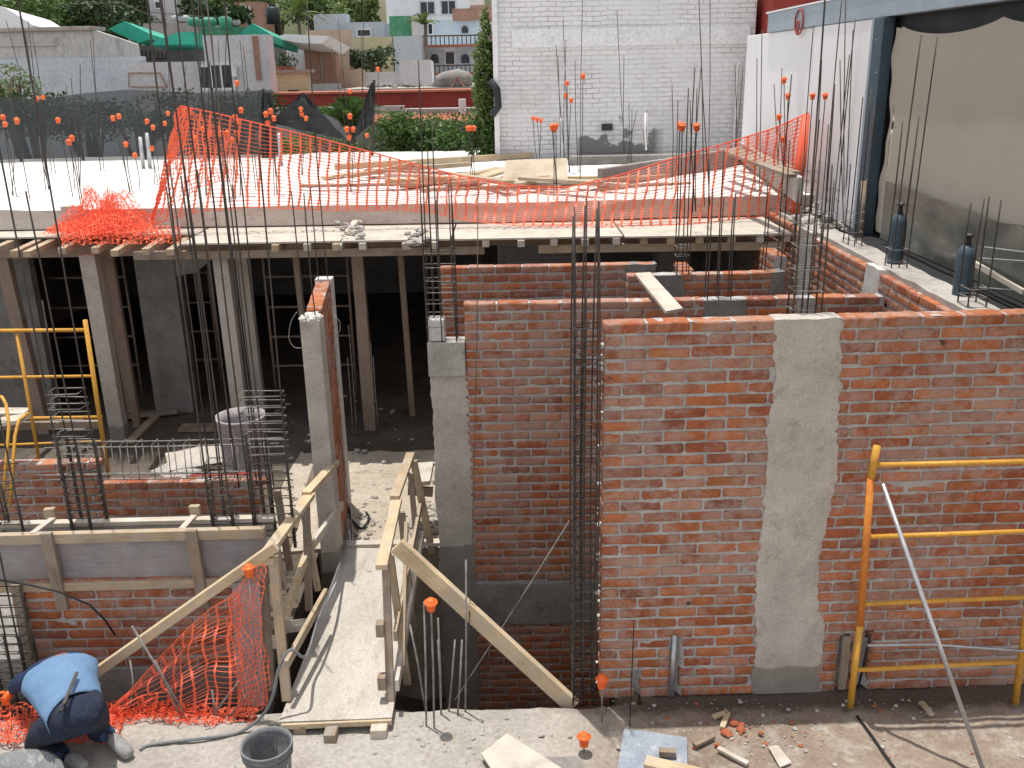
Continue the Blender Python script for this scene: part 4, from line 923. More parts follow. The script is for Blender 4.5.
# uncapped rods
UN = [
 (563, 170, [(556, 45), (558, 56)], 'two bare rods left of the tall capped trio'), (578, 172, [(583, 2), (575, 60)], 'two tall bare rods crossing beside the thick capped rod'),
 (566, 165, [(563, 20), (566, 40)], 'two close bare rods rising behind the tall capped trio'),
 (623, 162, [(617, 10), (624, 55)], 'two bare rods at the middle right of the whitewashed wall'), (629, 165, [(629, 103), (632, 108), (637, 110)], 'three short bare rods over the grey patch of the whitewashed wall'),
 (648, 160, [(647, 110), (643, 130)], 'short rods beside the white upright pipe'), (674, 190, [(672, 84), (678, 100)], 'two bare rods above the capped cage on the right'),
 (694, 210, [(701, 68), (697, 88), (690, 100)], 'three bare rods fanning out right of the capped cage'), (707, 205, [(698, 4), (702, 75)], 'pair of very tall bare rods before the whitewashed wall right half'),
 (710, 180, [(710, 0)], 'lone tall bare rod before the right half of the whitewashed wall'), (735, 150, [(735, 65), (739, 64), (743, 66)], 'three bare rods in the corner of the whitewashed wall'),
 (757, 190, [(762, 30), (757, 58)], 'two bare rods in front of the first white panel'), (776, 190, [(774, 84), (782, 68)], 'two bare rods before the white panel, left of the net roll'),
 (45, 190, [(28, 20), (25, 30), (6, 20)], 'tall bare rods before the long grey parapet at the left'), (55, 174, [(32, 30)], 'one tall bare rod leaning by the pair of tall capped rods'),
 (78, 190, [(66, 86), (71, 78), (80, 64)], 'three bare rods rising before the shade net'), (101, 160, [(93, 38), (90, 40), (96, 90)], 'three bare rods before the pale blue wall'),
 (178, 170, [(163, 5), (186, 65)], 'two bare rods before the green tarp roofs'), (205, 195, [(197, 0), (210, 60), (204, 62)], 'three bare rods before the dark window'),
 (222, 195, [(212, 35), (218, 40), (227, 10)], 'three bare rods before the lilac building'), (258, 190, [(243, 45), (247, 80), (240, 40)], 'three bare rods at the lilac building corner'),
 (350, 160, [(331, 45), (338, 20)], 'two bare rods before the white awning and palm'), (365, 160, [(364, 5), (361, 30)], 'two bare rods before the cream wall'),
 (845, 200, [(846, 5), (853, 30), (840, 60)], 'three bare rods before the second white panel'),
]
for (bx, by, tps, lab) in UN:
    a = P(bx, by, Z=3.0)
    if a.y > 18.1: a = P(bx, by, Y=17.6); a.z = 3.0
    if bx > 835: a = P(bx, 215, Y=11.3); a.z = 2.8
    rt = thing('bare_rebar', (a.x, a.y, a.z), lab, 'rebar', 'bare rods standing up from the slab')
    for i, (tx, ty) in enumerate(tps):
        o = Vector((random.uniform(-.05, .05), random.uniform(-.05, .05), -.02)); q = a+o
        tip = P(tx, ty if ty > 6 else -25, Y=q.y); rodmesh([q, (q+tip)/2+Vector((random.uniform(-.02, .02), 0, 0)), tip], .0060, rt, 'rebar')
# pipes on the slab
for (px, top, bot, lab) in ((142, 137, 158, 'left short grey stub pipe before the shade net'), (149, 133, 160, 'right grey stub pipe with a small elbow before the shade net'), (281, 133, 162, 'pale upright pipe behind the net in the left part of the slab'), (563, 118, 160, 'pale upright pipe left of the thick capped rod')):
    a = P(px, bot, Z=3.0); a = a if a.y < 18 else P(px, bot, Y=17.9); tp_ = P(px-2, top, Y=a.y); one(MB().tube([(a.x, a.y, 3.0), tp_], .035, 10), 'stub_pipe', M['galv'], lab, 'pipe', 'stub pipes on the slab', smooth=True)
p = P(646, 150, Y=17.9); q = P(646, 113, Y=17.9); one(MB().tube([p, q], .03, 8), 'stub_pipe', M['whitetarp'], 'thin white capped pipe at the grey patch of the whitewashed wall', 'pipe', smooth=True)
# ------------------------------------------------------------------ orange nets
def net(fn, LU, LV, su=.115, sv=.042, wv=.040, wh=.0070, nseg=None):
    """fn(u,v)->Vector ; vertical wide ribs, thin horizontals, small thick welds"""
    b = MB(); nu = max(2, int(LU/su)); nv = max(2, int(LV/sv)); hs = nu*3
    for j in range(nv+1):
        v = j/nv; pts = [fn(i/hs, v) for i in range(hs+1)]
        # strip width oriented along v direction
        b0 = len(b.v); w2 = wh*(1.8 if j in (0, nv) else 1)
        for i, p in enumerate(pts):
            d = (fn(i/hs, min(v+.02, 1))-fn(i/hs, max(v-.02, 0))); d = d.normalized() if d.length > 1e-6 else Vector((0, 0, 1))
            b.v.append(p-d*w2/2); b.v.append(p+d*w2/2)
        for i in range(hs): b.face([b0+2*i, b0+2*i+1, b0+2*i+3, b0+2*i+2])
    for i in range(nu+1):
        u = i/nu; n2 = nv*2; b0 = len(b.v)
        for j in range(n2+1):
            p = fn(u, j/n2); d = (fn(min(u+.01, 1), j/n2)-fn(max(u-.01, 0), j/n2)); d = d.normalized() if d.length > 1e-6 else Vector((1, 0, 0))
            ww = wv*(1.0 if j % 2 == 0 else .42)
            b.v.append(p-d*ww/2); b.v.append(p+d*ww/2)
        for j in range(n2): b.face([b0+2*j, b0+2*j+1, b0+2*j+3, b0+2*j+2])
    return b
def poly(pts, t):
    xs = [p[0] for p in pts]; return Vector([float(np.interp(t, xs, [p[1][k] for p in pts])) for k in range(3)])
def curve_from_px(lst, Yf):
    # list of (px,py,Y) -> normalised arc list
    P3 = [P(a, c, Y=y) for a, c, y in lst]; L = [0]
    for i in range(1, len(P3)): L.append(L[-1]+(P3[i]-P3[i-1]).length)
    return [(l/L[-1], p) for l, p in zip(L, P3)], L[-1]
def smooth_curve(c):
    # catmull resample
    ts = [a for a, _ in c]; ps = [p for _, p in c]
    def f(t):
        t = min(max(t, 0), 1); i = max(0, min(len(ts)-2, int(np.searchsorted(ts, t)-1)))
        k = (t-ts[i])/max(1e-6, ts[i+1]-ts[i]); p0 = ps[max(i-1, 0)]; p1 = ps[i]; p2 = ps[i+1]; p3 = ps[min(i+2, len(ps)-1)]
        return .5*((2*p1)+(p2-p0)*k+(2*p0-5*p1+4*p2-p3)*k*k+(3*p1-p0-3*p2+p3)*k**3)
    return f
TPX = [(181, 106), (215, 113), (256, 123), (330, 141), (400, 160), (460, 176), (520, 186), (570, 187), (620, 175), (680, 156), (730, 142), (775, 128), (808, 113)]
BPX = [(152, 224), (200, 211), (250, 207), (330, 210), (400, 210), (430, 212), (470, 221), (520, 226), (570, 226), (620, 226), (690, 224), (740, 219), (797, 212)]
LT_ = 8.2
def ft(u):
    px = 181+627*u; return P(px, float(np.interp(px, [a for a, _ in TPX], [c for _, c in TPX])), Y=11.95+.25*u)
def fbm(u):
    px = 181+616*u-29*max(0, 1-u/.12); return P(px, float(np.interp(px, [a for a, _ in BPX], [c for _, c in BPX])), Y=12.05-.3*math.sin(math.pi*min(1, max(0, (u-.35)/.6))) if u > .35 else 12.05)
def n1(u, v):
    p = fbm(u).lerp(ft(u), v); k = math.sin(v*math.pi)
    return p+Vector((.03*nz((u*30, v*3, 0))*k, .12*nz((u*14, v*2.5, 5))*k+.04*k*math.sin(u*40), .03*nz((u*22, v*2, 9))*k))
one(net(n1, LT_, 1.05, .13, .045), 'barrier_net', M['net'], 'long orange plastic barrier net strung along the slab edge', 'safety net')
one(MB().tube([ft(i/60)+Vector((0, 0, .0)) for i in range(61)], .009, 6), 'net_cord', M['net'], 'orange cord carrying the top of the long barrier net', 'cord')
# folded part at left corner: second layer going back
t2, L2 = curve_from_px([(181, 106, 11.95), (188, 110, 12.6), (215, 125, 13.2), (235, 140, 13.6)], 0); b2, _ = curve_from_px([(160, 215, 12.1), (195, 190, 12.8), (225, 180, 13.4), (238, 182, 13.8)], 0)
f2t, f2b = smooth_curve(t2), smooth_curve(b2)
one(net(lambda u, v: f2b(u).lerp(f2t(u), v)+Vector((.05*nz((u*9, v*4, 3)), .1*nz((u*8, v*4, 1)), 0)), 1.6, 1.0, .1, .05), 'barrier_net', M['net'], 'second fold of orange net at the left peak, running back over the slab', 'safety net')
one(net(lambda u, v: P(178-26*v+14*u*(1-v), 108+112*v, Y=11.9+.1*v)+Vector((.04*nz((u*3, v*9, 2)), 0, 0)), .5, 1.4, .13, .05), 'barrier_net', M['net'], 'steep left edge of the orange net falling from its peak to the deck', 'safety net')
# roll at right end + trailing back edge
r0, r1 = P(806, 114, Y=12.1), P(795, 214, Y=11.85)
b = MB()
for k in range(9):
    a = k*.7; b.tube([r0+Vector((.03*math.cos(a), .03*math.sin(a), -.02*random.random())), (r0+r1)/2+Vector((.05*math.cos(a+.6), .05*math.sin(a+.6), 0)), r1+Vector((.04*math.cos(a+1.3), .04*math.sin(a+1.3), 0))], .022, 6)
one(b, 'rolled_net', M['net'], 'rolled-up end of the orange net standing at the right of the slab', 'safety net', smooth=True)
t3, L3 = curve_from_px([(806, 114, 12.2), (790, 122, 13.2), (770, 130, 14.2), (745, 138, 15.5)], 0); b3, _ = curve_from_px([(800, 200, 12.3), (785, 185, 13.4), (762, 172, 14.5), (742, 162, 15.6)], 0)
f3t, f3b = smooth_curve(t3), smooth_curve(b3)
one(net(lambda u, v: f3b(u).lerp(f3t(u), v)+Vector((.03*nz((u*9, v*4, 3)), .1*nz((u*8, v*4, 1)), 0)), 3.2, 1.0, .12, .05), 'barrier_net', M['net'], 'orange net running back along the right side of the slab', 'safety net')
# heap
heap = MB()
hc_ = P(100, 232, Z=2.78)
for L in range(9):
    a0 = random.random()*6; rx, ry = random.uniform(.32, .5), random.uniform(.2, .36); ox, oy = random.uniform(-.22, .25), random.uniform(-.12, .1); hh = random.uniform(.22, .66)
    def hf(u, v, L=L, a0=a0, rx=rx, ry=ry, ox=ox, oy=oy, hh=hh):
        a = (u-.5)*2; q = (v-.5)*2; rr_ = math.exp(-(a*a+q*q)*1.5)
        x = a*rx*1.5+.12*nz((u*4, v*4, L*3.1)); y = q*ry*1.4+.1*nz((u*4, v*4, L*5.7+9)); z = .02+hh*rr_*(.6+.8*abs(nz((u*3.5, v*3.5, L*2.2))))+.10*abs(nz((u*9, v*9, L)))
        ca, sa = math.cos(a0), math.sin(a0); return Vector((hc_.x+.02+ox+(x*ca-y*sa)*.9, hc_.y+.1+oy+(x*sa+y*ca)*.6, 2.74+max(z, .01)))
    bb = net(hf, 1.3, 1.1, .07, .05, .016, .005); n0 = len(heap.v); heap.v += bb.v
    for f in bb.f: heap.face([n0+i for i in f])
for L in range(3):
    def tf(u, v, L=L): 
        p = P(62+118*u, 243-14*v, Y=11.3+.5*v+.1*L); return Vector((p.x, p.y, 2.72+.05*L+.10*abs(nz((u*12, v*5, L*4)))*(1-.3*u)))+Vector((0, .05*nz((u*9, v*9, L)), 0))
    bb = net(tf, 1.7, .5, .08, .05, .018, .007); n0 = len(heap.v); heap.v += bb.v
    for f in bb.f: heap.face([n0+i for i in f])
one(heap, 'heaped_net', M['net'], 'heap of crumpled orange net spilling over the joists at the left of the deck', 'safety net')
# lower-left net between sloping rail and ground
t4, L4 = curve_from_px([(108, 712, 5.98), (130, 690, 6.05), (165, 652, 6.12), (195, 622, 6.16), (215, 606, 6.18), (238, 594, 6.12)], 0); b4, _ = curve_from_px([(108, 722, 5.98), (130, 716, 6.0), (165, 722, 6.0), (195, 716, 6.0), (215, 714, 5.98), (238, 715, 5.98)], 0)
f4t, f4b = smooth_curve(t4), smooth_curve(b4)
def n4(u, v):
    p = f4b(u).lerp(f4t(u), v); k = math.sin(v*math.pi); return p+Vector((.06*nz((u*5, v*4, 1))*k-.03*k*math.sin(u*12), .10*nz((u*6, v*4, 2))*k, .05*nz((u*5, v*6, 7))*k+.02*math.sin(v*20)*k))
one(net(n4, L4, .75, .115, .034, .030, .006), 'barrier_net', M['net'], 'sagging orange net hung between the sloping rail and the ground beside the worker', 'safety net')
t5, L5 = curve_from_px([(228, 598, 6.08), (240, 582, 6.06), (255, 566, 6.05), (264, 572, 6.05)], 0); b5, _ = curve_from_px([(236, 716, 5.97), (246, 715, 5.95), (256, 712, 5.95), (266, 706, 5.96)], 0)
f5t, f5b = smooth_curve(t5), smooth_curve(b5)
one(net(lambda u, v: f5b(u).lerp(f5t(u), v)+Vector((.035*nz((u*5, v*9, 1))+.03*math.sin(v*7), .06*nz((u*6, v*8, 2)), 0)), .42, .95, .035, .035, .013, .006), 'barrier_net', M['net'], 'bunched orange net hanging down over the grey upright board', 'safety net')
hp2 = MB()
for L in range(2):
    def hf(u, v, L=L):
        p = P(105+150*u, 722-14*v+6*nz((u*5, L, 0)), Z=.02); return Vector((p.x+.04*nz((u*20, v*6, L*3)), p.y+.07*nz((u*15, v*5, L*7)), .02+.14*abs(nz((u*14, v*5, L*2.7)))*math.sin(math.pi*min(1, u+.15))))
    bb = net(hf, 1.3, .35, .07, .04, .016, .007); n0 = len(hp2.v); hp2.v += bb.v
    for f in bb.f: hp2.face([n0+i for i in f])
one(hp2, 'heaped_net', M['net'], 'crumpled foot of the orange net lying along the ground right of the worker', 'safety net')
hp3 = MB()
for L in range(3):
    def hf(u, v, L=L):
        p = P(0+120*u, 742-34*v, Z=.02); return Vector((p.x+.05*nz((u*12, v*6, L*3)), p.y+.07*nz((u*11, v*5, L*7)), .015+.10*abs(nz((u*9, v*5, L*2.7)))))
    bb = net(hf, 1.0, .35, .07, .045, .016, .007); n0 = len(hp3.v); hp3.v += bb.v
    for f in bb.f: hp3.face([n0+i for i in f])
one(hp3, 'heaped_net', M['net'], 'orange net spread flat on the ground under the kneeling worker', 'safety net')
rt = thing('capped_rebar', P(252, 640, Y=6.02), 'thin rod with an orange cap at the top of the bunched net', 'rebar'); tp_ = P(249, 572, Y=6.02); rodmesh([P(258, 700, Y=6.02), tp_], .006, rt, 'rebar_dusty'); put_cap(rt, tp_, 1.2)
for i, (a, c, d, e_) in enumerate(((132, 626, 190, 722), (155, 660, 182, 720), (240, 680, 212, 716), (248, 694, 228, 718), (212, 690, 216, 716))):
    r_ = rodmesh([P(a, c, Y=6.03), P(d, e_, Y=5.97)], .008, None, 'rebar_dusty', 'loose_rod'); tag(r_, ['longest loose rod leaning behind the sagging net', 'shorter loose rod leaning left inside the sagging net', 'grey stick leaning right at the foot of the net', 'grey stick nearest the upright board', 'short upright stick at the foot of the net'][i], 'rod', 'loose rods in the sagging net')
rodp = rodmesh([P(130, 660, Y=6.3), P(133, 680, Y=6.2), P(131, 700, Y=6.1), P(130, 712, Y=6.05)], .007, None, 'rebar_dusty', 'bent_wire'); tag(rodp, 'bent pale wire hanging below the sloping rail', 'wire')
# ------------------------------------------------------------------ cables
cb = MB().tube([P(0, 580, Y=6.45), P(30, 585, Y=6.42), P(60, 592, Y=6.4), P(90, 605, Y=6.45), P(105, 620, Y=6.5), P(115, 635, Y=6.52)], .008, 6); one(cb, 'cable', M['black_rubber'], 'black cable drooping across the shaded brick wall', 'cable', smooth=True)
pts = [(140, 750), (150, 745), (180, 741), (215, 737), (240, 732), (262, 716), (272, 700), (278, 675), (290, 650), (300, 646)]
hp = [P(a, c, Z=.02) for a, c in pts[:5]]+[P(262, 716, Y=5.85), P(273, 695, Y=5.85), P(279, 668, Y=5.9), P(290, 650, Y=5.95), P(303, 657, Y=6.0), P(309, 650, Y=6.3), P(318, 620, Y=6.6), P(332, 585, Y=7.2), P(344, 550, Y=8.2), P(348, 528, Y=8.9)]
sc_ = smooth_curve([(i/(len(hp)-1), p) for i, p in enumerate(hp)]); one(MB().tube([sc_(i/90) for i in range(91)], .012, 8), 'hose', M['grey_hose'], 'grey hose running from the gangway edge to the worker', 'hose', smooth=True)
cc_ = [P(348, 505, Z=.02), P(352, 520, Z=.03), P(362, 528, Z=.03), P(369, 518, Z=.03), P(366, 512, Z=.03)]; sc2 = smooth_curve([(i/4, p) for i, p in enumerate(cc_)]); one(MB().tube([sc2(i/30) for i in range(31)], .012, 6), 'hose', M['black_rubber'], 'loop of black hose on the earth at the end of the gangway', 'hose', smooth=True)
cc_ = [P(349, 530, Z=.03), P(352, 560-10, Z=.03), P(351, 505, Z=.06), P(346, 500, Z=.2)]; one(MB().tube(cc_, .008, 6), 'cord', M['whitetarp'], 'white cord at the foot of the end-on wall', 'cord', smooth=True)
ww = [(297, 312), (291, 322), (289, 338), (294, 347), (301, 348)]; pp = [P(a, c, Y=8.12) for a, c in ww]; s3 = smooth_curve([(i/4, p) for i, p in enumerate(pp)]); one(MB().tube([s3(i/20) for i in range(21)], .004, 6), 'wire_loop', M['wire'], 'wire loop curling off the top left of the end-on wall', 'wire', smooth=True)
pp = [P(a, c, Y=8.3) for a, c in ((334, 315), (340, 322), (340, 330), (337, 336))]; one(MB().tube(pp, .004, 6), 'wire_loop', M['wire'], 'short wire curl on the right of the end-on wall', 'wire', smooth=True)
one(MB().tube([P(857, 716, Z=.01), P(870, 733, Z=.01), P(896, 770, Z=.01)], .01, 6), 'cable', M['black_rubber'], 'thin dark line lying on the earth from the foot of the yellow scaffold upright', 'cable', smooth=True)  # thin dark tube laid along a dark line on the ground
one(MB().tube([P(628, 760, Z=.0), P(630, 720, Y=5.85), P(634, 620, Y=6.0)], .004, 6), 'string_line', M['black_rubber'], 'taut dark string in front of the tall wall, above the blue-grey sheet', 'string', smooth=True)
# ------------------------------------------------------------------ foreground objects
def bucket(c, r, h, lab, name='bucket', mat='bucket'):
    rt = thing(name, c, lab, 'bucket'); b = MB()
    b.lathe([(.0, 0), (r*.82, 0), (r*.84, .02), (r*.95, h*.78), (r*1.03, h*.78), (r*1.03, h*.80), (r*.965, h*.80), (r*.98, h*.88), (r*1.05, h*.885), (r*1.05, h*.905), (r*.99, h*.91), (r*1.0, h*.96), (r*1.06, h*.97), (r*1.06, h), (r*.99, h), (r*.96, h*.9), (r*.80, .03), (0, .03)], c, 40); b.build('shell', M[mat], rt, smooth=True)
    c = Vector(c); pts = [c+Vector((r*1.06*math.cos(a), r*1.06*math.sin(a)*.3-r*.95, h*.86-.10*abs(math.sin(a)))) for a in [math.pi+math.pi*i/16 for i in range(17)]]
    MB().tube(pts, .004, 6).build('handle', M['wire'], rt, smooth=True)
    return rt
bc = P(267, 748, Z=.32); bucket((bc.x, bc.y+.0, 0), .165, .36, 'dusty grey plastic bucket standing left of the gangway')
tb = P(12, 775, Z=.22)
b = MB(); b.lathe([(0, 0), (.28, 0), (.36, .2), (.37, .21), (.37, .225), (.35, .225), (.27, .02), (0, .02)], (tb.x+.0, tb.y-.12, .0), 36); one(b, 'mixing_tub', M['bucket'], 'edge of a round grey mixing tub at the bottom left corner', 'tub', smooth=True)
def slabpiece(corners, th, lab, mat, name, cat):
    b = MB(); P3 = [Vector(p) for p in corners]; n = len(P3)
    for p in P3: b.v.append(p)
    for p in P3: b.v.append(p-Vector((0, 0, th)))
    uv = [(p.x*1.0, p.y*1.0) for p in P3]
    b.face(list(range(n)), uv); b.face([n+i for i in range(n)][::-1], uv[::-1])
    for i in range(n): b.face([i, n+i, n+(i+1) % n, (i+1) % n])
    return one(b, name, M[mat], lab, cat, bevel=.003)
slabpiece([P(481, 753, Z=.06), P(507, 733, Z=.09), P(562, 768, Z=.08), P(556, 800, Z=.05), P(520, 812, Z=.05)][::-1], .02, 'pale plywood offcut lying in the foreground, left of the blue-grey sheet', 'ply', 'plywood_offcut', 'board')
slabpiece([P(545, 757, Z=.02), P(578, 756, Z=.02), P(596, 790, Z=.02), P(560, 790, Z=.02)][::-1], .01, 'thin grey board under the right corner of the pale plywood offcut', 'concrete_old', 'board_offcut', 'board')
slabpiece([P(624, 728, Z=.05), P(687, 737, Z=.06), P(688, 790, Z=.05), P(612, 800, Z=.03)][::-1], .015, 'blue-grey dusty sheet lying on the ground by the wall', 'greysheet', 'sheet', 'sheet')
lumber(P(645, 763, Z=.09), P(760, 790, Z=.09), .10, .06, 'thick pale timber lying over the lower edge of the blue-grey sheet', 'wood_new')
lumber(P(659, 752, Z=.09), P(676, 753, Z=.09), .05, .045, 'small brown wood block on the blue-grey sheet', 'wood_old', cat='block', name='wood_block')
for i, (a, c, d, e_, mt) in enumerate(((713, 717, 728, 712, 'wood_new'), (722, 728, 728, 713, 'wood_new'), (694, 745, 714, 736, 'wood_old'), (921, 702, 932, 715, 'wood'), (718, 748, 748, 764, 'wood_pale'))):
    lumber(P(a, c, Z=.03), P(d, e_, Z=.03), .04, .025, ['short yellow wood offcut left of the brick chips', 'short yellow offcut standing beside the brick chips', 'dark wood scrap below the brick chips', 'small stick on the shadow edge behind the scaffold frame', 'curled pale scrap below the brick chips'][i], mt, cat='offcut', name='wood_offcut')
for i, (px, py, r) in enumerate(((734, 723, .035), (741, 729, .03), (726, 733, .035), (742, 724, .02), (717, 745, .02), (761, 733, .018))):
    one(MB().rock(P(px, py, Z=.02), r, i*3.3+1), 'brick_chip', M['brickchip'], ['largest orange brick chip beside the yellow offcuts', 'brick chip just below the largest one', 'rounded brick chip at the left of the chips', 'small brick chip right of the largest one', 'tiny brick chip near the dark wood scrap', 'tiny brick chip farthest right of the pile'][i], 'brick chip', 'orange brick chips by the wall')
slabpiece([P(768, 746, Z=.03), P(778, 745, Z=.05), P(792, 762, Z=.03), P(780, 767, Z=.02)][::-1], .01, 'crumpled cream paper scrap on the earth below the poured column', 'wood_pale', 'paper_scrap', 'scrap')
rub = MB()
for i in range(420):
    z = random.random()
    if z < .40: px, py = random.gauss(750, 45), random.gauss(735, 12)
    elif z < .6: px, py = random.uniform(600, 1024), random.gauss(706, 6)
    elif z < .8: px, py = random.gauss(450, 60), random.gauss(735, 14)
    else: px, py = random.uniform(120, 1024), random.uniform(716, 768)
    py = max(py, 700 if px > 600 else 718); p = P(px, py, Z=0)
    if p.y > 6.1: continue
    rub.m = random.choice([0, 0, 0, 1, 0]) if px > 650 else 0; r = random.choice([.004, .005, .006, .007, .009, .016, .006]); rub.rock((p.x, p.y, r*.3), r, i*.7)
tag(rub.build('rubble', [M['stone'], M['brickchip']]), 'small stones and mortar crumbs scattered over the ground', 'rubble', kind='stuff')
rub = MB()
for i in range(120):
    p = P(random.gauss(425, 9), random.uniform(505, 548), Z=0); r = random.uniform(.012, .05); rub.rock((p.x, p.y, r*.3), r, i*.9)
for i in range(60):
    p = P(random.gauss(360, 12), random.gauss(525, 12), Z=0); r = random.uniform(.008, .03); rub.rock((p.x, p.y, r*.3), r, i*.9+7)
for i in range(90):
    p = P(random.uniform(230, 430), random.uniform(390, 540), Z=0); r = random.uniform(.01, .04); rub.rock((p.x, p.y, r*.3), r, i*.9+3)
tag(rub.build('rubble', M['stone']), 'broken stones on the earth floor at the end of the gangway', 'rubble', kind='stuff')
# white plank on the walls
slabpiece([P(635, 273, Z=2.74), P(650, 272, Z=2.74), P(683, 308, Z=2.72), P(666, 311, Z=2.72)][::-1], .03, 'white dusty plank bridging the tops of two brick walls', 'wood_pale', 'plank', 'plank')
# slab timber pile
pile = [((335, 167), (532, 155), .12, .1, 'wood_new', 'long top board of the slab lumber pile, reaching the whitewashed wall'),
        ((300, 186), (420, 184), .1, .04, 'wood_old', 'thin dark board at the left front of the slab lumber pile'),
        ((365, 172), (470, 164), .14, .07, 'wood', 'second board of the slab pile, just under the top one'),
        ((385, 181), (600, 178), .12, .06, 'wood_new', 'long front board of the slab lumber pile'),
        ((405, 187), (500, 168), .2, .03, 'wood', 'board lying slanted across the slab pile'),
        ((460, 183), (512, 168), .25, .04, 'wood_new', 'short wide yellow board end at the middle of the slab pile'),
        ((420, 190), (560, 186), .08, .04, 'wood_old', 'lowest front stick of the slab pile'),
        ((560, 183), (668, 176), .1, .05, 'wood', 'board at the right tail of the slab pile'),
        ((600, 190), (650, 184), .08, .04, 'wood_old', 'thin stick lying alone on the white slab right of the pile'),
        ((640, 186), (690, 183), .06, .03, 'wood_old', 'short reddish stick at the far right of the white slab')]
for i, ((a, c), (d, e_), w_, h_, mt, lab) in enumerate(pile): lumber(P(a, c, Z=3.04+.03*(i % 4)), P(d, e_, Z=3.06+.03*(i % 3)), w_, h_, lab, mt, group='lumber piled on the slab')
slabpiece([P(502, 181, Z=3.12), P(568, 181, Z=3.12), P(567, 158, Z=3.35), P(506, 160, Z=3.35)], .02, 'brown plywood sheet propped on the slab lumber pile', 'ply_brown', 'plywood_sheet', 'board')
bl_ = ['upper', 'second', 'third', 'fourth', 'fifth', 'sixth', 'seventh', 'eighth', 'ninth', 'tenth', 'eleventh', 'lowest']
for i in range(12):
    px = 350+22*i; py = 170+1.5*i+random.uniform(-3, 3); w2 = random.uniform(35, 75); sl_ = random.uniform(-7, 5)
    lumber(P(px-w2/2, min(py-sl_, 190), Z=3.05+.035*(i % 5)), P(px+w2, min(py+sl_, 190), Z=3.07+.04*((i*3) % 4)), random.uniform(.08, .2), random.uniform(.03, .06), 'loose board of the slab lumber pile, '+bl_[i]+' when counted from its left end', ['wood_new', 'wood', 'wood_old', 'wood_pale'][i % 4], group='lumber piled on the slab')
# low curb and stacked form boards right of slab
one(MB().box(P(568, 170, Y=17.2).x, 16.9, 3.0, P(690, 170, Y=17.2).x, 17.1, 3.16), 'low_curb', M['concrete_old'], 'low grey concrete curb below the whitewashed wall', 'curb', bevel=.02)
one(MB().bar(P(600, 181, Z=3.1), P(775, 152, Z=3.12), .1, .35), 'form_panel', M['ply_grey'], 'long grey form panel on edge behind the orange net at the right', 'board', bevel=.01)
one(MB().bar(P(740, 150, Z=3.2), P(800, 190, Z=3.2), .08, .30), 'form_panel', M['concrete'], 'concrete-grey panel on edge at the right end of the slab', 'board', bevel=.01)
for i in range(4): lumber(P(722+6*i, 150, Z=3.5-.06*i), P(792+4*i, 176-3*i, Z=3.42-.05*i), .12, .04, ['topmost', 'second', 'third', 'lowest'][i]+' board of the brown stack behind the net at the right', 'wood_old', group='brown board stack at the right of the slab')
# broken mortar lumps on deck corner
for i, (px, py, lab) in enumerate(((350, 225, 'heap of broken cement on the deck edge at the left corner'), (416, 235, 'heap of broken cement on the deck edge by the doorway'))):
    b = MB()
    for k in range(26):
        c = P(px+random.uniform(-13, 13), py+random.uniform(-5, 11), Z=2.78); b.rock((c.x, c.y, 2.75+random.uniform(0, .08)), random.uniform(.015, .05), k*1.3+i)
    tag(b.build('cement_lumps', M['concrete']), lab, 'debris', kind='stuff')
lumber(P(338, 248, Z=2.66), P(356, 222, Z=2.8), .08, .06, 'splintered stick jutting from the left cement heap', 'wood_pale', cat='stick', name='stick')
b = MB()
for k in range(40):
    px = random.uniform(790, 845); c = P(px, random.uniform(205, 232)+(px-820)*.2, Z=2.8); b.rock((c.x, min(c.y, 12.3), 2.78+random.uniform(0, .1)), random.uniform(.03, .09), k*1.3)
tag(b.build('cement_lumps', M['concrete']), 'broken cement at the right corner of the deck by the boundary wall', 'debris', kind='stuff')
# ------------------------------------------------------------------ gas cylinders
def cyl(px, py, Yc_, lab):
    c = P(px, py, Y=Yc_); c.z = 2.81; h = (zt(px, py-50, Yc_)-2.81)*.95
    rt = thing('gas_cylinder', c, lab, 'gas cylinder', 'blue gas cylinders on the ledge'); r = .072
    MB().lathe([(0, 0), (r*.97, 0), (r, .02), (r, h*.78), (r*.93, h*.85), (r*.7, h*.91), (r*.4, h*.95), (.0, h*.96)], c, 22).build('body', M['blue_paint'], rt, smooth=True)
    MB().lathe([(0, h*.94), (.025, h*.94), (.025, h*1.0), (.018, h*1.02), (.018, h*1.08), (0, h*1.09)], c, 12).build('neck', M['black_rubber'], rt, smooth=True)
    MB().lathe([(0, h*1.09), (.032, h*1.09), (.036, h*1.11), (.03, h*1.14), (0, h*1.15)], c, 12).build('valve', M['rebar'], rt, smooth=True)
cyl(962, 289, 7.42, 'nearer blue gas cylinder standing beside the beige tarp foot'); cyl(895, 258, 8.7, 'farther blue gas cylinder standing by the tall leaning rebar')
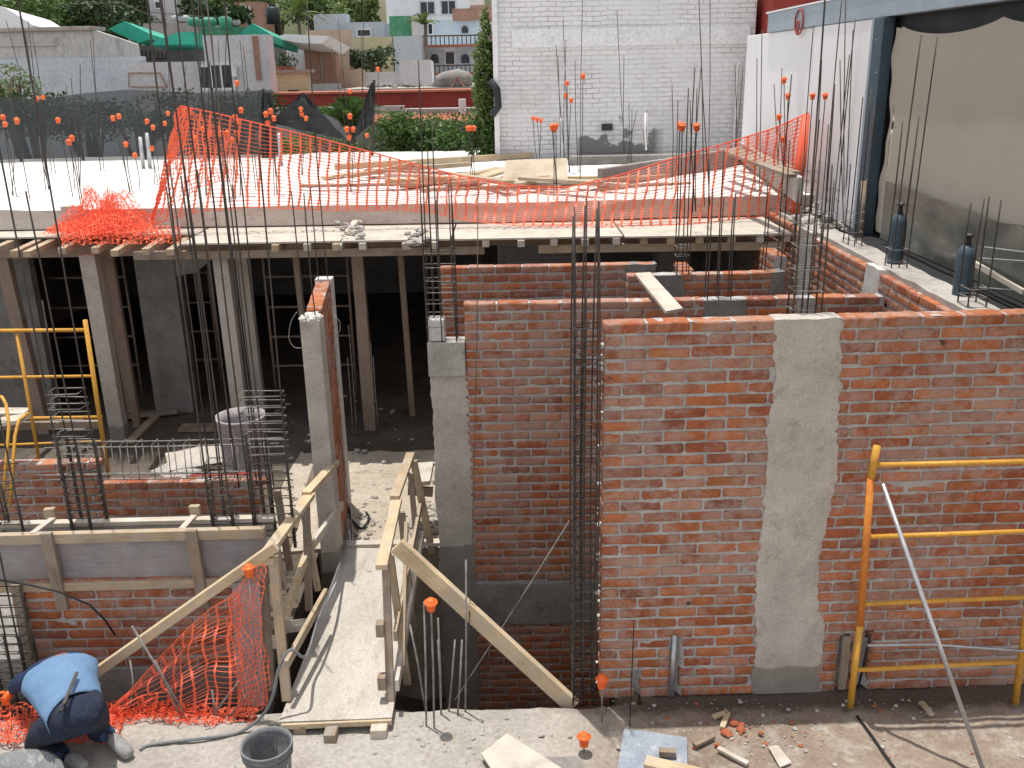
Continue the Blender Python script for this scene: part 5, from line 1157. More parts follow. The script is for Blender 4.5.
# ------------------------------------------------------------------ right neighbour: beam, panels, tarp
XT = 4.02
ns = thing('steel_canopy_frame', (XT, 10.7, 2.8), 'grey-blue steel frame carrying the beige tarp beside the site', 'steel frame')
def PX(px, py, x): return P(px, py, X=x)
yA, yB = 4.0, 16.6
zt1 = 5.05
MB().box(XT-.02, 2.5, 5.09, XT+.12, 15.3, 5.36).build('roof_beam', M['steelblue'], ns, bevel=.008)
MB().box(XT-.03, 2.5, 5.363, XT+.5, 15.4, 5.385).build('flashing', M['panel_white'], ns)
cy0 = P(874, 60, X=XT-.05).y
MB().box(XT-.06, 10.5, 2.8, XT+.06, 10.78, 5.085).build('post', M['blue_paint'], ns, bevel=.008)
MB().box(XT-.045, 10.785, 2.8, XT+.03, 10.88, 5.085).build('post_flange', M['steelblue'], ns)
MB().tube([(XT-.10, 10.45, 2.8), (XT-.10, 10.5, 3.40)], .03, 10).build('timber_stub', M['wood_old'], ns, smooth=True)
b = MB(); b.box(XT-.01, 10.9, 2.8, XT+.08, 12.95, 5.085); one(b, 'wall_panel', M['panel_white'], 'white wall panel next to the blue steel post', 'wall panel', 'white wall panels', bevel=.01)
b = MB(); b.box(XT+.02, 13.0, 2.8, XT+.10, 16.7, 5.085); one(b, 'wall_panel', M['panel_white'], 'white wall panel nearest the whitewashed brick wall', 'wall panel', 'white wall panels', bevel=.01)
# red house wall behind the beam
one(MB().box(4.75, 17.9, -1.9, 9, 24, 6.0), 'red_house', M['red'], 'dark red wall behind the steel beam at the top right', 'building', bevel=.02)
b = MB(); c = P(799, 22, X=XT-.04); b.tube([c+Vector((0, .18*math.cos(a), .16*math.sin(a))) for a in [2*math.pi*i/20 for i in range(21)]], .012, 6); b.tube([c+Vector((-.01, .05*math.cos(a), -.06+.08*math.sin(a))) for a in [2*math.pi*i/16 for i in range(17)]], .01, 6)
one(b, 'painted_ring', M['red'], 'pink-red spray-painted ring mark on the steel beam', 'mark', smooth=True)
# black sheet added to stand in for the dark gap behind the tarp
one(MB().box(XT+.14, 2.5, 2.8, XT+.18, 10.9, 5.3), 'dark_gap_sheet', M['tarpblack'], 'black sheet filling the dark gap behind the beige tarp, seen above its scalloped top', 'gap_sheet')
def tarp(u, v):
    y = 10.45-(10.45-2.8)*u
    sc1 = [10.45, 10.23, 8.2, 6.2, 4.3, 2.8]
    top_ = 4.98
    for a, c in zip(sc1[:-1], sc1[1:]):
        if c <= y <= a: k = (a-y)/(a-c); top_ = 4.98-.10*math.sin(math.pi*k)**.7*min(1, (a-c)/1.5)
    lft = .05*math.sin(v*9)+.025*math.sin(v*31)
    if u < .02: y += lft-.05
    z = 2.86+(top_-2.86)*v
    return (XT+.05+.004*math.sin(y*2.1+v*1.5)*v+.004*nz((y*1.8, z*.5, 4)), y, z)
b = MB(); b.grid(tarp, 140, 40); one(b, 'beige_tarp', M['beige'], 'large beige tarpaulin tied to the steel frame at the right', 'tarpaulin', smooth=True)
for i, (a, c) in enumerate((((876, 40), (888, 32)), ((876, 73), (887, 52)), ((869, 125), (880, 97)), ((867, 180), (876, 170)))):
    one(MB().tube([P(a[0], a[1], X=XT-.06), P(c[0], c[1], X=XT+.02)], .006, 5), 'tie_cord', M['whitetarp'], ['top', 'second', 'third', 'lowest'][i]+' white cord tying the left edge of the beige tarp to the blue post', 'cord', 'cords tying the tarp')
def gl(u, v):
    y = 10.0-5.2*u; return (XT-.06+.02*nz((y*2, v*3, 1)), y, 2.86+(.60-.12*u+.05*nz((y*1.6, 0, 2)))*v)
def glassmat():
    Mt, nt, b = newmat('smoky_film'); co = tc(nt)
    n = noi(nt, co, 2.5, 6, .7, (1, 1.5, 4))
    nt.links.new(ramp(nt, n, [(.42, (.10, .11, .095)), (.60, (.13, .14, .12)), (.72, (.30, .30, .28))]), b.inputs['Base Color']); b.inputs['Roughness'].default_value = .25; b.inputs['Alpha'].default_value = .9
    return Mt
b = MB(); b.grid(gl, 50, 8); one(b, 'smoky_plastic_sheet', glassmat(), 'smoky grey-green plastic sheet along the foot of the beige tarp', 'plastic sheet', smooth=True)
one(MB().bar(P(972, 262, X=XT-.1), P(1024, 292, X=XT-.12), .03, .04), 'pole', M['wood_pale'], 'pale pole lying behind the nearer blue cylinder', 'pole')
for i, (a, c) in enumerate((((985, 247), (1040, 254)), ((980, 258), (1040, 262)), ((975, 287), (1040, 292)))): one(MB().tube([P(*a, X=XT-.12), P(*c, X=XT-.12)], .006, 6), 'thin_rod', M['galv'], ['upper', 'middle', 'lower'][i]+' thin bright rod over the smoky sheet at the right edge', 'rod', 'bright rods over the smoky sheet')
# ------------------------------------------------------------------ whitewashed wall building
wbld = thing('whitewashed_building', (2.2, 19, -1.9), 'tall whitewashed brick building wall behind the slab', 'building')
xl = P(494, 100, Y=18.5).x; xr = 4.62
MB().box(xl, 18.5, -1.9, xr, 26, 7.5).build('wall', M['whitebrick'], wbld, bevel=.01)
MB().box(P(512, 45, Y=18.5).x, 18.46, 5.0, xr-.1, 18.498, 5.32).build('plaster_band', M['white_paint'], wbld)
b = MB(); c = P(607, 127, Y=18.48); b.box(c.x-.10, 18.44, c.z-.06, c.x+.10, 18.499, c.z+.06); b.build('vent', M['tarpblack'], wbld)
MB().box(P(735, 100, Y=18.4).x, 18.36, 3.0, P(737.5, 100, Y=18.4).x, 18.4, 4.7).build('drain_pipe', M['white_paint'], wbld)
MB().box(xl-.0, 18.4, -1.9, P(499, 100, Y=18.4).x, 18.499, 7.5).build('corner_strip', M['white_paint'], wbld)
b = MB(); c0_ = P(497, 95, Y=18.38); b.tube([c0_+Vector((-.12, 0, .25)), c0_+Vector((0, -.05, .1)), c0_+Vector((.02, -.05, -.2)), c0_+Vector((-.1, 0, -.35))], .07, 7); b.build('rag', M['tarpblack'], wbld, smooth=True)
# ------------------------------------------------------------------ shade net fence
sn = thing('shade_net_fence', (-8, 19.8, 2.9), 'black shade-cloth screen along the back of the slab', 'fence')
sx0, sx1 = P(-60, 150, Y=19.9).x, P(278, 150, Y=19.9).x
def snf(u, v):
    x = sx0+(sx1-sx0)*u; px = 512+(x/19.9)*940/ .99
    topy = np.interp(u, [0, .15, .32, .45, .58, .7, .8, .92, 1], [90, 93, 97, 92, 89, 92, 94, 93, 92])
    z = zt(150, topy, 19.9); return (x, 19.9+.08*nz((x*2, v*2, 0)), 2.95+(z-2.95)*v)
b = MB(); b.grid(snf, 120, 14); b.build('shade_cloth', M['shadenet'], sn, smooth=True)
for x in np.linspace(sx0+.3, sx1-.2, 6): MB().tube([(x, 19.97, 2.9), (x, 19.97, 4.25)], .03, 8).build('post', M['rebar'], sn, smooth=True)
# black tarps
def tri_tarp(pts, Y, lab, name='black_tarp'):
    b = MB(); Q = [P(a, c, Y=Y+d) for a, c, d in pts]
    def fn(u, v): p = Q[0].lerp(Q[1], u).lerp(Q[3].lerp(Q[2], u), v); return p+Vector((0, .12*nz((u*5, v*5, Y)), .05*nz((u*4, v*4, 3))))
    b.grid(fn, 16, 16); return one(b, name, M['tarpblack'], lab, 'tarpaulin', smooth=True)
tri_tarp([(303, 93, 0), (306, 94, 0), (347, 141, -.2), (270, 122, .1)], 19.7, 'black tarp draped like a tent behind the slab, in front of the red parapet')
tri_tarp([(372, 82, 0), (376, 90, 0), (372, 124, 0), (350, 142, 0)], 19.7, 'black tarp hanging from a pole between the palm and the bush')
tri_tarp([(262, 92, 0), (272, 93, 0), (275, 158, 0), (262, 158, 0)], 19.6, 'narrow black tarp strip at the right end of the shade-cloth screen')
one(MB().tube([P(374, 80, Y=19.75), P(372, 160, Y=19.75)], .03, 8), 'pole', M['rebar'], 'dark pole holding the hanging black tarp', 'pole')
one(MB().tube([P(485, 32, Y=19.4), P(483, 155, Y=19.4)], .02, 8), 'pole', M['wood_old'], 'thin brown pole in front of the green vine', 'pole')
# ------------------------------------------------------------------ vegetation
def leaves(b, c, rad, n, s, seed=0, hollow=.0):
    rnd = random.Random(seed)
    for i in range(n):
        while True:
            d = Vector((rnd.uniform(-1, 1), rnd.uniform(-1, 1), rnd.uniform(-1, 1)))
            if d.length <= 1 and d.length > hollow: break
        k = 1+.35*noise.noise(d*2.2+Vector((seed, 0, 0)))
        p = Vector(c)+Vector((d.x*rad[0]*k, d.y*rad[1]*k, d.z*rad[2]*k))
        if noise.noise(p*1.5/max(rad)*1.6+Vector((seed, 3, 0))) < -.18: continue
        a = Vector((rnd.gauss(0, 1), rnd.gauss(0, 1), rnd.gauss(0, .6))).normalized(); q = a.cross(Vector((rnd.gauss(0, 1), rnd.gauss(0, 1), rnd.gauss(0, 1)))).normalized()
        l = s*rnd.uniform(.6, 1.3); wdt = l*.5; b0 = len(b.v)
        b.v += [p-a*l/2, p+q*wdt/2, p+a*l/2, p-q*wdt/2]; b.face([b0, b0+1, b0+2, b0+3])
def tree(name, c, rad, n, s, mat, lab, cat='tree', z0=-1.9, trunk=.15, seed=1, clumps=6, group=None):
    rt = thing(name, (c[0], c[1], z0), lab, cat, group); rnd = random.Random(seed)
    b = MB()
    top_ = Vector(c)
    b.tube([(c[0], c[1], z0), (c[0]+.05*rad[0], c[1], (z0+c[2])/2), (c[0], c[1], c[2])], [trunk, trunk*.75, trunk*.4], 8)
    lb_ = MB(); leaves(lb_, c, (rad[0]*.8, rad[1]*.8, rad[2]*.8), n//3, s, seed)
    for k in range(clumps):
        a = rnd.uniform(0, 6.28); e_ = rnd.uniform(-.5, .9); d = Vector((math.cos(a)*rad[0]*.7, math.sin(a)*rad[1]*.7, e_*rad[2]*.75)); cc = Vector(c)+d
        b.tube([Vector((c[0], c[1], (z0*.3+c[2]*.7))), Vector(c)+d*.5, cc], [trunk*.4, trunk*.25, trunk*.1], 5)
        leaves(lb_, cc, (rad[0]*.45, rad[1]*.45, rad[2]*.45), int(n*.67/clumps), s, seed*10+k)
    b.build('trunk', M['bark'], rt, smooth=True); lb_.build('crown', M[mat], rt)
    return rt
def pxr(px, Y): return px*Y*1.0/F
c = P(435, 142, Y=21.5); tree('bush', c, (1.25, .9, .75), 9000, .10, 'leaf', 'dense green bush behind the slab, left of the vine', 'bush', seed=3, clumps=9)
c = P(398, 140, Y=21.3); tree('bush', c, (.7, .6, .6), 4000, .09, 'leaf', 'smaller green bush next to the hanging black tarp', 'bush', seed=5)
c = P(485, 92, Y=19.0); tree('vine', c, (.24, .3, 1.5), 9000, .08, 'leaflight', 'green climbing vine at the corner of the whitewashed wall', 'vine', seed=8, clumps=8, trunk=.04)
c = P(481, 140, Y=19.0); tree('vine', c, (.32, .25, .6), 4000, .09, 'leaf', 'darker low vine growth at the foot of the whitewashed corner', 'vine', seed=9, clumps=4, trunk=.04)
c = P(310, 150, Y=21); tree('bush', c, (1.4, .6, .35), 3000, .09, 'leaflight', 'yellowish low shrub behind the orange net', 'bush', seed=12)
c = P(8, 84, Y=21.5); tree('bush', c, (.75, .6, .55), 1600, .08, 'leaflight', 'pale feathery shrub before the pale blue wall at the left edge', 'bush', seed=13)
rt_ = None
for i, (px, rw) in enumerate(((30, 1.4), (85, 1.2), (135, 1.4), (200, 1.3), (240, 1.0))):
    c = P(px, 118+(i % 2)*5, Y=21.6); tree('hedge_bush', c, (rw, .7, .55), 3000, .10, 'leafdark', ['first', 'second', 'third', 'fourth', 'fifth'][i]+' dark bush from the left behind the shade-cloth screen', 'bush', seed=20+i, group='bushes behind the shade cloth')
def palm(c, z0, nf, L, lab, mat='leaf', u0=.2):
    rt = thing('palm', (c[0], c[1], z0), lab, 'palm'); MB().tube([(c[0], c[1], z0), (c[0]+.05, c[1], c[2])], [.07, .06], 8).build('trunk', M['bark'], rt, smooth=True); b = MB()
    for k in range(nf):
        a = random.uniform(0, 6.28); up = random.uniform(u0, 1.45); d = Vector((math.cos(a)*math.cos(up), math.sin(a)*math.cos(up), math.sin(up))); pts = [Vector(c)+d*L*t-Vector((0, 0, L*.5*t*t)) for t in np.linspace(0, 1, 8)]
        sd_ = d.cross(Vector((0, 0, 1))).normalized()
        for i in range(1, 8):
            for sg in (-1, 1):
                for h in (0, .5):
                    p = pts[i-1].lerp(pts[i], h); tpp = p+sd_*sg*L*.17*(1-i/11)+d*L*.14-Vector((0, 0, L*.1)); b0 = len(b.v); b.v += [p-d*.02, p+d*.03, tpp]; b.face([b0, b0+1, b0+2])
    b.build('crown', M[mat], rt)
palm(P(350, 126, Y=22), -1.9, 70, 1.25, 'leafy green palm between the two black tarps', 'leaf', .75)
palm(P(424, 24, Y=36), -1.9, 26, .75, 'light palm before the grey-blue house at the top', 'leaflight', .5)
palm(P(297, 14, Y=40), -1.9, 34, 1.3, 'tall light palm at the top, right of the black water tank', 'leaflight')
# ------------------------------------------------------------------ background buildings
def bldg(name, px0, px1, ytop, Y, depth, mat, lab, wins=(), roof=None, cat='building', extra=None, bevel=.0):
    x0, x1 = P(px0, ytop, Y=Y).x, P(px1, ytop, Y=Y).x; z = P((px0+px1)/2, ytop, Y=Y).z
    rt = thing(name, ((x0+x1)/2, Y, -1.9), lab, cat); MB().box(x0, Y, -1.9, x1, Y+depth, z).build('wall', M[mat], rt)
    if roof: MB().box(x0-.12, Y-.12, z+.003, x1+.12, Y+depth, z+roof[1]).build('roof', M[roof[0]], rt)
    for wn in wins:
        a, c, d, e_ = wn[:4]; q0, q1 = P(a, e_, Y=Y), P(d, c, Y=Y); f = MB()
        ft_ = .06
        for (xa, za, xb, zb) in ((q0.x-ft_, q0.z-ft_, q1.x+ft_, q0.z), (q0.x-ft_, q1.z, q1.x+ft_, q1.z+ft_), (q0.x-ft_, q0.z, q0.x, q1.z), (q1.x, q0.z, q1.x+ft_, q1.z)): f.box(xa, Y-.05, za, xb, Y-.003, zb)
        if len(wn) > 4: f.box((q0.x+q1.x)/2-.02, Y-.05, q0.z, (q0.x+q1.x)/2+.02, Y-.003, q1.z)
        w_ = f.build('window', M['white_paint' if mat != 'white_paint' else 'lilac'], rt); MB().box(q0.x, Y-.03, q0.z, q1.x, Y-.004, q1.z).build('pane', M['glass'], w_)
    return rt, x0, x1, z
rt, x0, x1, z = bldg('long_building', -60, 138, 58, 27, .6, 'palewall', 'long pale blue wall with stained grey parapet at the left')
za = P(60, 31, Y=27).z
MB().box(x0, 27.02, z+.003, x1-1.05, 27.2, za).build('parapet', M['parapet'], rt)
b = MB(); zc = z+.003; b.v += [Vector((x1-1.05, 27.02, zc)), Vector((x1+.0, 27.02, zc)), Vector((x1+.0, 27.02, P(136, 44, Y=27).z)), Vector((x1-1.05, 27.02, za)), Vector((x1-1.05, 27.2, zc)), Vector((x1, 27.2, zc)), Vector((x1, 27.2, P(136, 44, Y=27).z)), Vector((x1-1.05, 27.2, za))]
for f in ((0, 1, 2, 3), (7, 6, 5, 4), (3, 2, 6, 7), (1, 5, 6, 2), (0, 3, 7, 4)): b.face(list(f))
b.build('parapet', M['parapet'], rt)
b = MB(); nc = 60
b.grid(lambda u, v: (x0+(x1-1.05-x0)*u, 26.9+.9*v, za+.06+.05*math.cos(u*nc*6.283)), nc*6, 1); b.grid(lambda u, v: (x0+(x1-1.05-x0)*u, 26.9, za+.003+(.06+.05*math.cos(u*nc*6.283))*v), nc*6, 1); b.build('corrugated_roof', M['metalroof'], rt)
MB().box(x0, 26.96, P(30, 46, Y=27).z, P(58, 46, Y=27).x, 27.01, P(30, 44, Y=27).z).build('ledge', M['parapet'], rt)
rt, x0, x1, z = bldg('low_annex', 129, 206, 62, 26, 4, 'lilac', 'low grey-lilac annex with an arched outline under the green tarps', wins=())
b = MB()
for (a, c, d, e_) in ((129, 73, 160, 73), (160, 73, 167, 87), (129, 87, 167, 87), (129, 73, 129, 87)): b.bar(P(a, c, Y=25.95), P(d, e_, Y=25.95), .03, .03)
b.build('trim', M['brickpink'], rt)
rt, x0, x1, z = bldg('terrace', 135, 200, 45, 29, 4, 'render', 'dark open terrace beneath the green tarp roofs')
MB().box(P(137, 60, Y=28.9).x, 28.9, P(137, 60, Y=28.9).z, P(168, 60, Y=28.9).x, 28.95, P(137, 58.5, Y=28.9).z).build('rail', M['rebar'], rt)
for i, px in enumerate(range(138, 170, 4)): MB().tube([P(px, 60, Y=28.92), P(px, 50, Y=28.92)], .02, 5).build('baluster', M['rebar'], rt)
rt, x0, x1, z = bldg('lilac_building', 202, 266, 35, 24.5, .7, 'lilac', 'grey-lilac cube building with one dark window behind the net peak', wins=[(213, 65, 231, 88, 1), (200+3, 67, 209, 88)])
MB().box(P(253, 40, Y=24.5).x, 24.44, P(253, 80, Y=24.5).z, P(258, 40, Y=24.5).x, 24.497, P(253, 36, Y=24.5).z).build('pink_stripe', M['brickpink'], rt)
b = MB(); c = P(234, 77, Y=24.4); b.tube([c, c+Vector((0, 0, .25))], .08, 10); b.build('lamp_housing', M['whitetarp'], rt)
# green tarps
def poly_roof(pts, Y, mat, lab, name='green_tarp_roof', th=.04, d=2.5, group=None):
    b = MB(); A = [P(a, c, Y=Y) for a, c in pts]; n = len(A)
    B_ = [p+Vector((.15, d, -.25)) for p in A]
    for p in A+B_: b.v.append(p)
    b.face(list(range(n))); b.face([n+i for i in range(n)][::-1])
    for i in range(n): b.face([i, n+i, n+(i+1) % n, (i+1) % n])
    return one(b, name, M[mat], lab, 'tarp roof', group)
poly_roof([(108, 29), (124, 21), (150, 34), (151, 39), (138, 43)], 28.5, 'greentarp', 'steep green tarp roof left of the terrace', group='green tarp roofs')
poly_roof([(151, 43), (178, 32), (196, 32), (197, 44), (150, 45)], 27.8, 'greentarp', 'wide green tarp roof over the terrace', group='green tarp roofs')
poly_roof([(240, 34), (252, 23), (272, 35), (272, 42)], 27, 'greentarp', 'pointed green tarp roof right of the lilac cube', group='green tarp roofs')
poly_roof([(272, 38), (285, 34), (330, 36), (322, 44), (300, 43)], 28, 'whitetarp', 'white sagging awning beside the pink-brown wall', name='awning')
poly_roof([(-25, 30), (-20, 18), (0, 6), (6, 8), (33, 25), (32, 29)], 30, 'whitetarp', 'peak of a white canopy tent above the long parapet', name='canopy_tent')
# tanks
def tank(px0, px1, py0, py1, Y, mat, lab, horizontal=True):
    a, c = P(px0, (py0+py1)/2, Y=Y), P(px1, (py0+py1)/2, Y=Y); r = (P(px0, py0, Y=Y).z-P(px0, py1, Y=Y).z)/2
    rt = thing('water_tank', (a+c)/2-Vector((0, 0, r)), lab, 'water tank', 'tanks on the far roofs'); b = MB()
    if horizontal: b.tube([a, a+Vector((.1, 0, 0)), c-Vector((.1, 0, 0)), c], [r*.6, r, r, r*.6], 14)
    else:
        m_ = (a+c)/2; R_ = (c.x-a.x)/2; b.lathe([(0, -r), (R_, -r), (R_, r*.6), (R_*.6, r*.8), (R_*.3, r), (0, r)], m_, 16)
    b.build('shell', M[mat], rt, smooth=True); lid = MB(); m_ = (a+c)/2; lid.lathe([(0, r*1.08), (.12, r*1.05), (.12, r*.95)], m_, 10); lid.build('lid', M['tankblack'], rt)
tank(172, 190, 15, 22, 32, 'tank', 'pale grey horizontal tank on the roofs behind the green tarps')
tank(188, 216, 17, 27, 31.5, 'tankgreen', 'long green horizontal tank behind the green tarps')
tank(219, 232, 15, 30, 31, 'tankgreen', 'upright green tank right of the long green one', False)
tank(266, 280, 5, 24, 34, 'tankblack', 'black upright water tank near the tall palm', False)
tank(233, 240, 19, 26, 31.5, 'tank', 'small yellowish tank right of the upright green tank')
bldg('roof_block', 143, 200, 23, 33, 3, 'metalroof', 'grey-brown flat roofs behind the green tarps')
bldg('roof_block', 200, 245, 27, 32.5, 3, 'greenwall', 'greenish low roof block under the tanks')
rt, x0, x1, z = bldg('pink_house', 303, 334, 40, 30, .8, 'brickpink', 'pink-brown rendered house end with a grey base, beside the white awning')
b = MB(); a = P(305, 84, Y=29.9); c = P(340, 76, Y=29.9); b.box(a.x, 29.9, -1.9, c.x, 29.995, a.z); b.build('base_patch', M['lilac'], rt)
MB().box(P(320, 50, Y=29.97).x, 29.96, P(320, 80, Y=30).z, P(321, 50, Y=29.97).x, 29.998, P(320, 44, Y=30).z).build('pipe', M['metalroof'], rt)
bldg('peach_house', 306, 347, 30, 33, 1, 'peach', 'peach wall rising behind the pink-brown house end')
rt, x0, x1, z = bldg('cream_low_wall', 271, 307, 73, 26, .5, 'cream', 'low cream wall under the shaded balcony', roof=('metalroof', .08))
MB().box(P(288, 90, Y=25.95).x, 25.95, P(288, 92, Y=26).z, P(299, 90, Y=26).x, 25.997, P(288, 90, Y=26).z).build('vent', M['glass'], rt)
for i, px in enumerate((281, 286, 292)):
    c = P(px, 73, Y=26.1); b = MB(); b.lathe([(0, 0), (.09, 0), (.12, .16), (0, .16)], c, 12); pt = thing('flower_pot', c, ['left', 'middle', 'right'][i]+' terracotta pot on the cream wall', 'pot', 'pots on the cream wall'); b.build('pot', M['rooftile'], pt); lb_ = MB(); leaves(lb_, c+Vector((0, 0, .3)), (.2, .2, .22), 150, .08, i); lb_.build('plant', M['leafdark'], pt)
bldg('shaded_balcony', 264, 308, 42, 31.5, 2, 'render', 'shaded balcony recess under the white awning')
bldg('white_screen_wall', 285, 306, 42, 30.8, .2, 'white_paint', 'white screen wall in the shaded balcony')
bldg('cream_wall', 346, 392, 37, 36, 3, 'cream', 'pale cream wall in the middle distance behind the hedge')
c = P(372, 60, Y=33.5); tree('hedge_bush', c, (1.1, .6, .45), 2000, .14, 'leafdark', 'dark hedge before the pale cream wall', 'hedge', seed=41)
bldg('orange_low_wall', 333, 364, 70, 31, .3, 'peach', 'low orange-peach wall below the hedge')
bldg('grey_low_wall', 362, 400, 72, 31.5, .3, 'lilac', 'low grey wall below the hedge')
bldg('grey_blue_shed', 313, 346, 14, 42, 3, 'palewall', 'grey-blue shed with sheet walls near the top')
bldg('grey_blue_house', 346, 383, 22, 41, 3, 'palewall', 'grey-blue house behind the light palm', wins=[(358, 30, 370, 36)])
bldg('pale_yellow_house', 338, 390, -6, 50, 4, 'cream', 'pale yellow house face at the top edge', wins=[(361, -4, 365, 6)])
bldg('green_banner_wall', 389, 412, 16, 38, .2, 'greenwall', 'wall with a green printed banner')
bldg('cream_pillar', 411, 416, 16, 37.8, .4, 'cream', 'narrow cream strip right of the green banner')
bldg('white_block', 393, 421, 36, 36, 3, 'palewall', 'pale block under the green banner')
bldg('grey_block', 399, 427, 60, 30, 2, 'lilac', 'light grey cube beside the cement mixer')
bldg('small_white_block', 424, 431, 61, 31, 1, 'white_paint', 'small white pillar next to the light grey cube')
bldg('tall_grey_wall', 412, 424, 18, 37, 2, 'parapet', 'weathered grey wall strip left of the arched house')
rt, x0, x1, z = bldg('white_house', 385, 482, -12, 44, 5, 'white_paint', 'white house with two windows at the top centre', wins=[(421, 2, 434, 14, 1), (442, 1, 455, 14, 1)])
rt, x0, x1, z = bldg('arched_house', 420, 488, 47, 37.5, 4, 'bluewall', 'pale blue house with arched windows and iron balconies', wins=[(446, 52, 454, 64)])
def arch(px, py0, py1, w_, Y, root):
    c = P(px, py1, Y=Y); t_ = P(px, py0, Y=Y); r = w_; b = MB(); b0 = len(b.v); pts = [(c.x-r, c.z), (c.x+r, c.z)]+[(c.x+r*math.cos(a), t_.z-r+r*math.sin(a)) for a in [math.pi*i/10 for i in range(11)]]
    for yy in (Y-.05, Y-.01):
        for (x, z) in pts: b.v.append(Vector((x, yy, z)))
    n = len(pts); b.face(list(range(n))); b.face([n+i for i in range(n)][::-1])
    for i in range(n): b.face([i, n+i, n+(i+1) % n, (i+1) % n])
    b.build('arched_window', M['glass'], root)
arch(435, 54, 63, .15, 37.5, rt); arch(465.5, 54, 63, .15, 37.5, rt)
rt2, x0, x1, z = bldg('arched_house_upper', 425, 487, 20, 39.5, 4, 'bluewall', 'set-back upper storey of the arched house', wins=[(427, 24, 432, 34)])
arch(465, 26, 33, .13, 39.5, rt2)
MB().box(P(453, 20, Y=39.4).x, 39.2, P(453, 21, Y=39.4).z, P(478, 20, Y=39.4).x, 39.4, P(453, 9, Y=39.4).z).build('balcony', M['brickpink'], rt2)
def balcony(px0, px1, y0, y1, Y, root):
    a, c = P(px0, y1, Y=Y), P(px1, y0, Y=Y); b = MB(); b.box(a.x, Y, a.z-.08, c.x, Y+.6, a.z); b.build('balcony_floor', M['rooftile'], root)
    b = MB(); b.bar((a.x, Y, c.z), (c.x, Y, c.z), .05, .05); x = a.x
    while x < c.x: b.tube([(x, Y, a.z), (x, Y, c.z)], .02, 4); x += .16
    b.build('balustrade', M['bark'], root)
balcony(423, 483, 35, 45, 36.8, rt); balcony(431, 474, 65, 73, 36.5, rt)
bldg('dark_roof_house', 470, 495, 5, 43, 3, 'brickpink', 'brownish roof and windows beside the whitewashed wall top', wins=[(486, 24, 491, 33)])
# mixer & rubble
mx = thing('cement_mixer', P(455, 88, Y=28.5), 'pale dusty cement mixer on the roof in front of the arched house', 'cement mixer')
c = P(458, 81, Y=28.0)
b = MB(); b.tube([c+Vector((-.62, 0, .02)), c+Vector((-.42, 0, .02)), c+Vector((0, 0, .03)), c+Vector((.3, 0, .02)), c+Vector((.42, 0, 0))], [.13, .23, .30, .22, .09], 16); b.build('drum', M['concrete_old'], mx, smooth=True)
b = MB(); b.bar(c+Vector((-.5, -.3, -.45)), c+Vector((.5, -.3, -.45)), .05, .05); b.bar(c+Vector((-.4, -.3, -.45)), c+Vector((0, -.3, .1)), .05, .05); b.bar(c+Vector((.4, -.3, -.45)), c+Vector((0, -.3, .1)), .05, .05); b.build('frame', M['brickpink'], mx)
b = MB(); b.tube([c+Vector((-.5, -.1, -.38)), c+Vector((-.5, .1, -.38))], .14, 12); b.build('wheel', M['black_rubber'], mx)
bldg('flat_roof_deck', 340, 480, 88, 27.5, 8, 'concrete', 'flat grey roof deck behind the red parapet')
b = MB()
for i in range(90): c = P(random.uniform(365, 475), random.uniform(84, 89), Y=28.4+random.random()*2); b.rock(c, random.uniform(.03, .11), i)
tag(b.build('roof_rubble', M['concrete_old']), 'grey building rubble heaped on the flat roof', 'rubble', kind='stuff')
rt, x0, x1, z = bldg('red_parapet_wall', 262, 492, 93, 24.5, 1.2, 'red', 'long red parapet wall with a terracotta top behind the black tarps', roof=('rooftile', .05))
bldg('low_pale_wall', 262, 404, 107, 23.6, .2, 'parapet', 'low pale wall below the red parapet, behind the black tarps')
rt, x0, x1, z = bldg('balustrade_wall', 405, 488, 108, 23.6, .2, 'white_paint', 'low white ornamental balustrade below the red parapet', cat='balustrade')
for i, px in enumerate(np.arange(410, 484, 3.2)):
    c = P(px, 111, Y=23.5); MB().box(c.x-.025, 23.5, c.z-.05, c.x+.025, 23.56, c.z+.05).build('baluster', M['metalroof'], rt)
MB().box(P(459, 110, Y=23.5).x, 23.4, P(459, 114, Y=23.5).z, P(466, 110, Y=23.5).x, 23.58, P(459, 99, Y=23.5).z).build('pier', M['white_paint'], rt)
b = MB(); a, c = P(372, 122, Y=22.6), P(476, 122, Y=22.6); z1 = P(430, 114, Y=23.5).z
b.grid(lambda u, v: (a.x+(c.x-a.x)*u, 22.4+1.1*v, a.z+(z1-a.z)*v+.03*math.cos(u*26*6.283)), 208, 4); one(b, 'tiled_roof', M['rooftile'], 'small terracotta tiled roof behind the bush', 'roof', smooth=True, solid=.03)
bldg('hillside_house', 148, 176, -4, 47, 2, 'lilac', 'small pale grey house among the hillside trees above the green tarps', wins=[(156, 2, 161, 8)])
bldg('hillside_house', 180, 214, 6, 45, 2, 'parapet', 'flat weathered house behind the far green tank', wins=[(188, 9, 193, 14), (202, 9, 207, 14)])
bldg('hillside_house', 234, 262, 2, 46, 2, 'brickpink', 'brownish house left of the black water tank', wins=[(244, 8, 249, 14)])
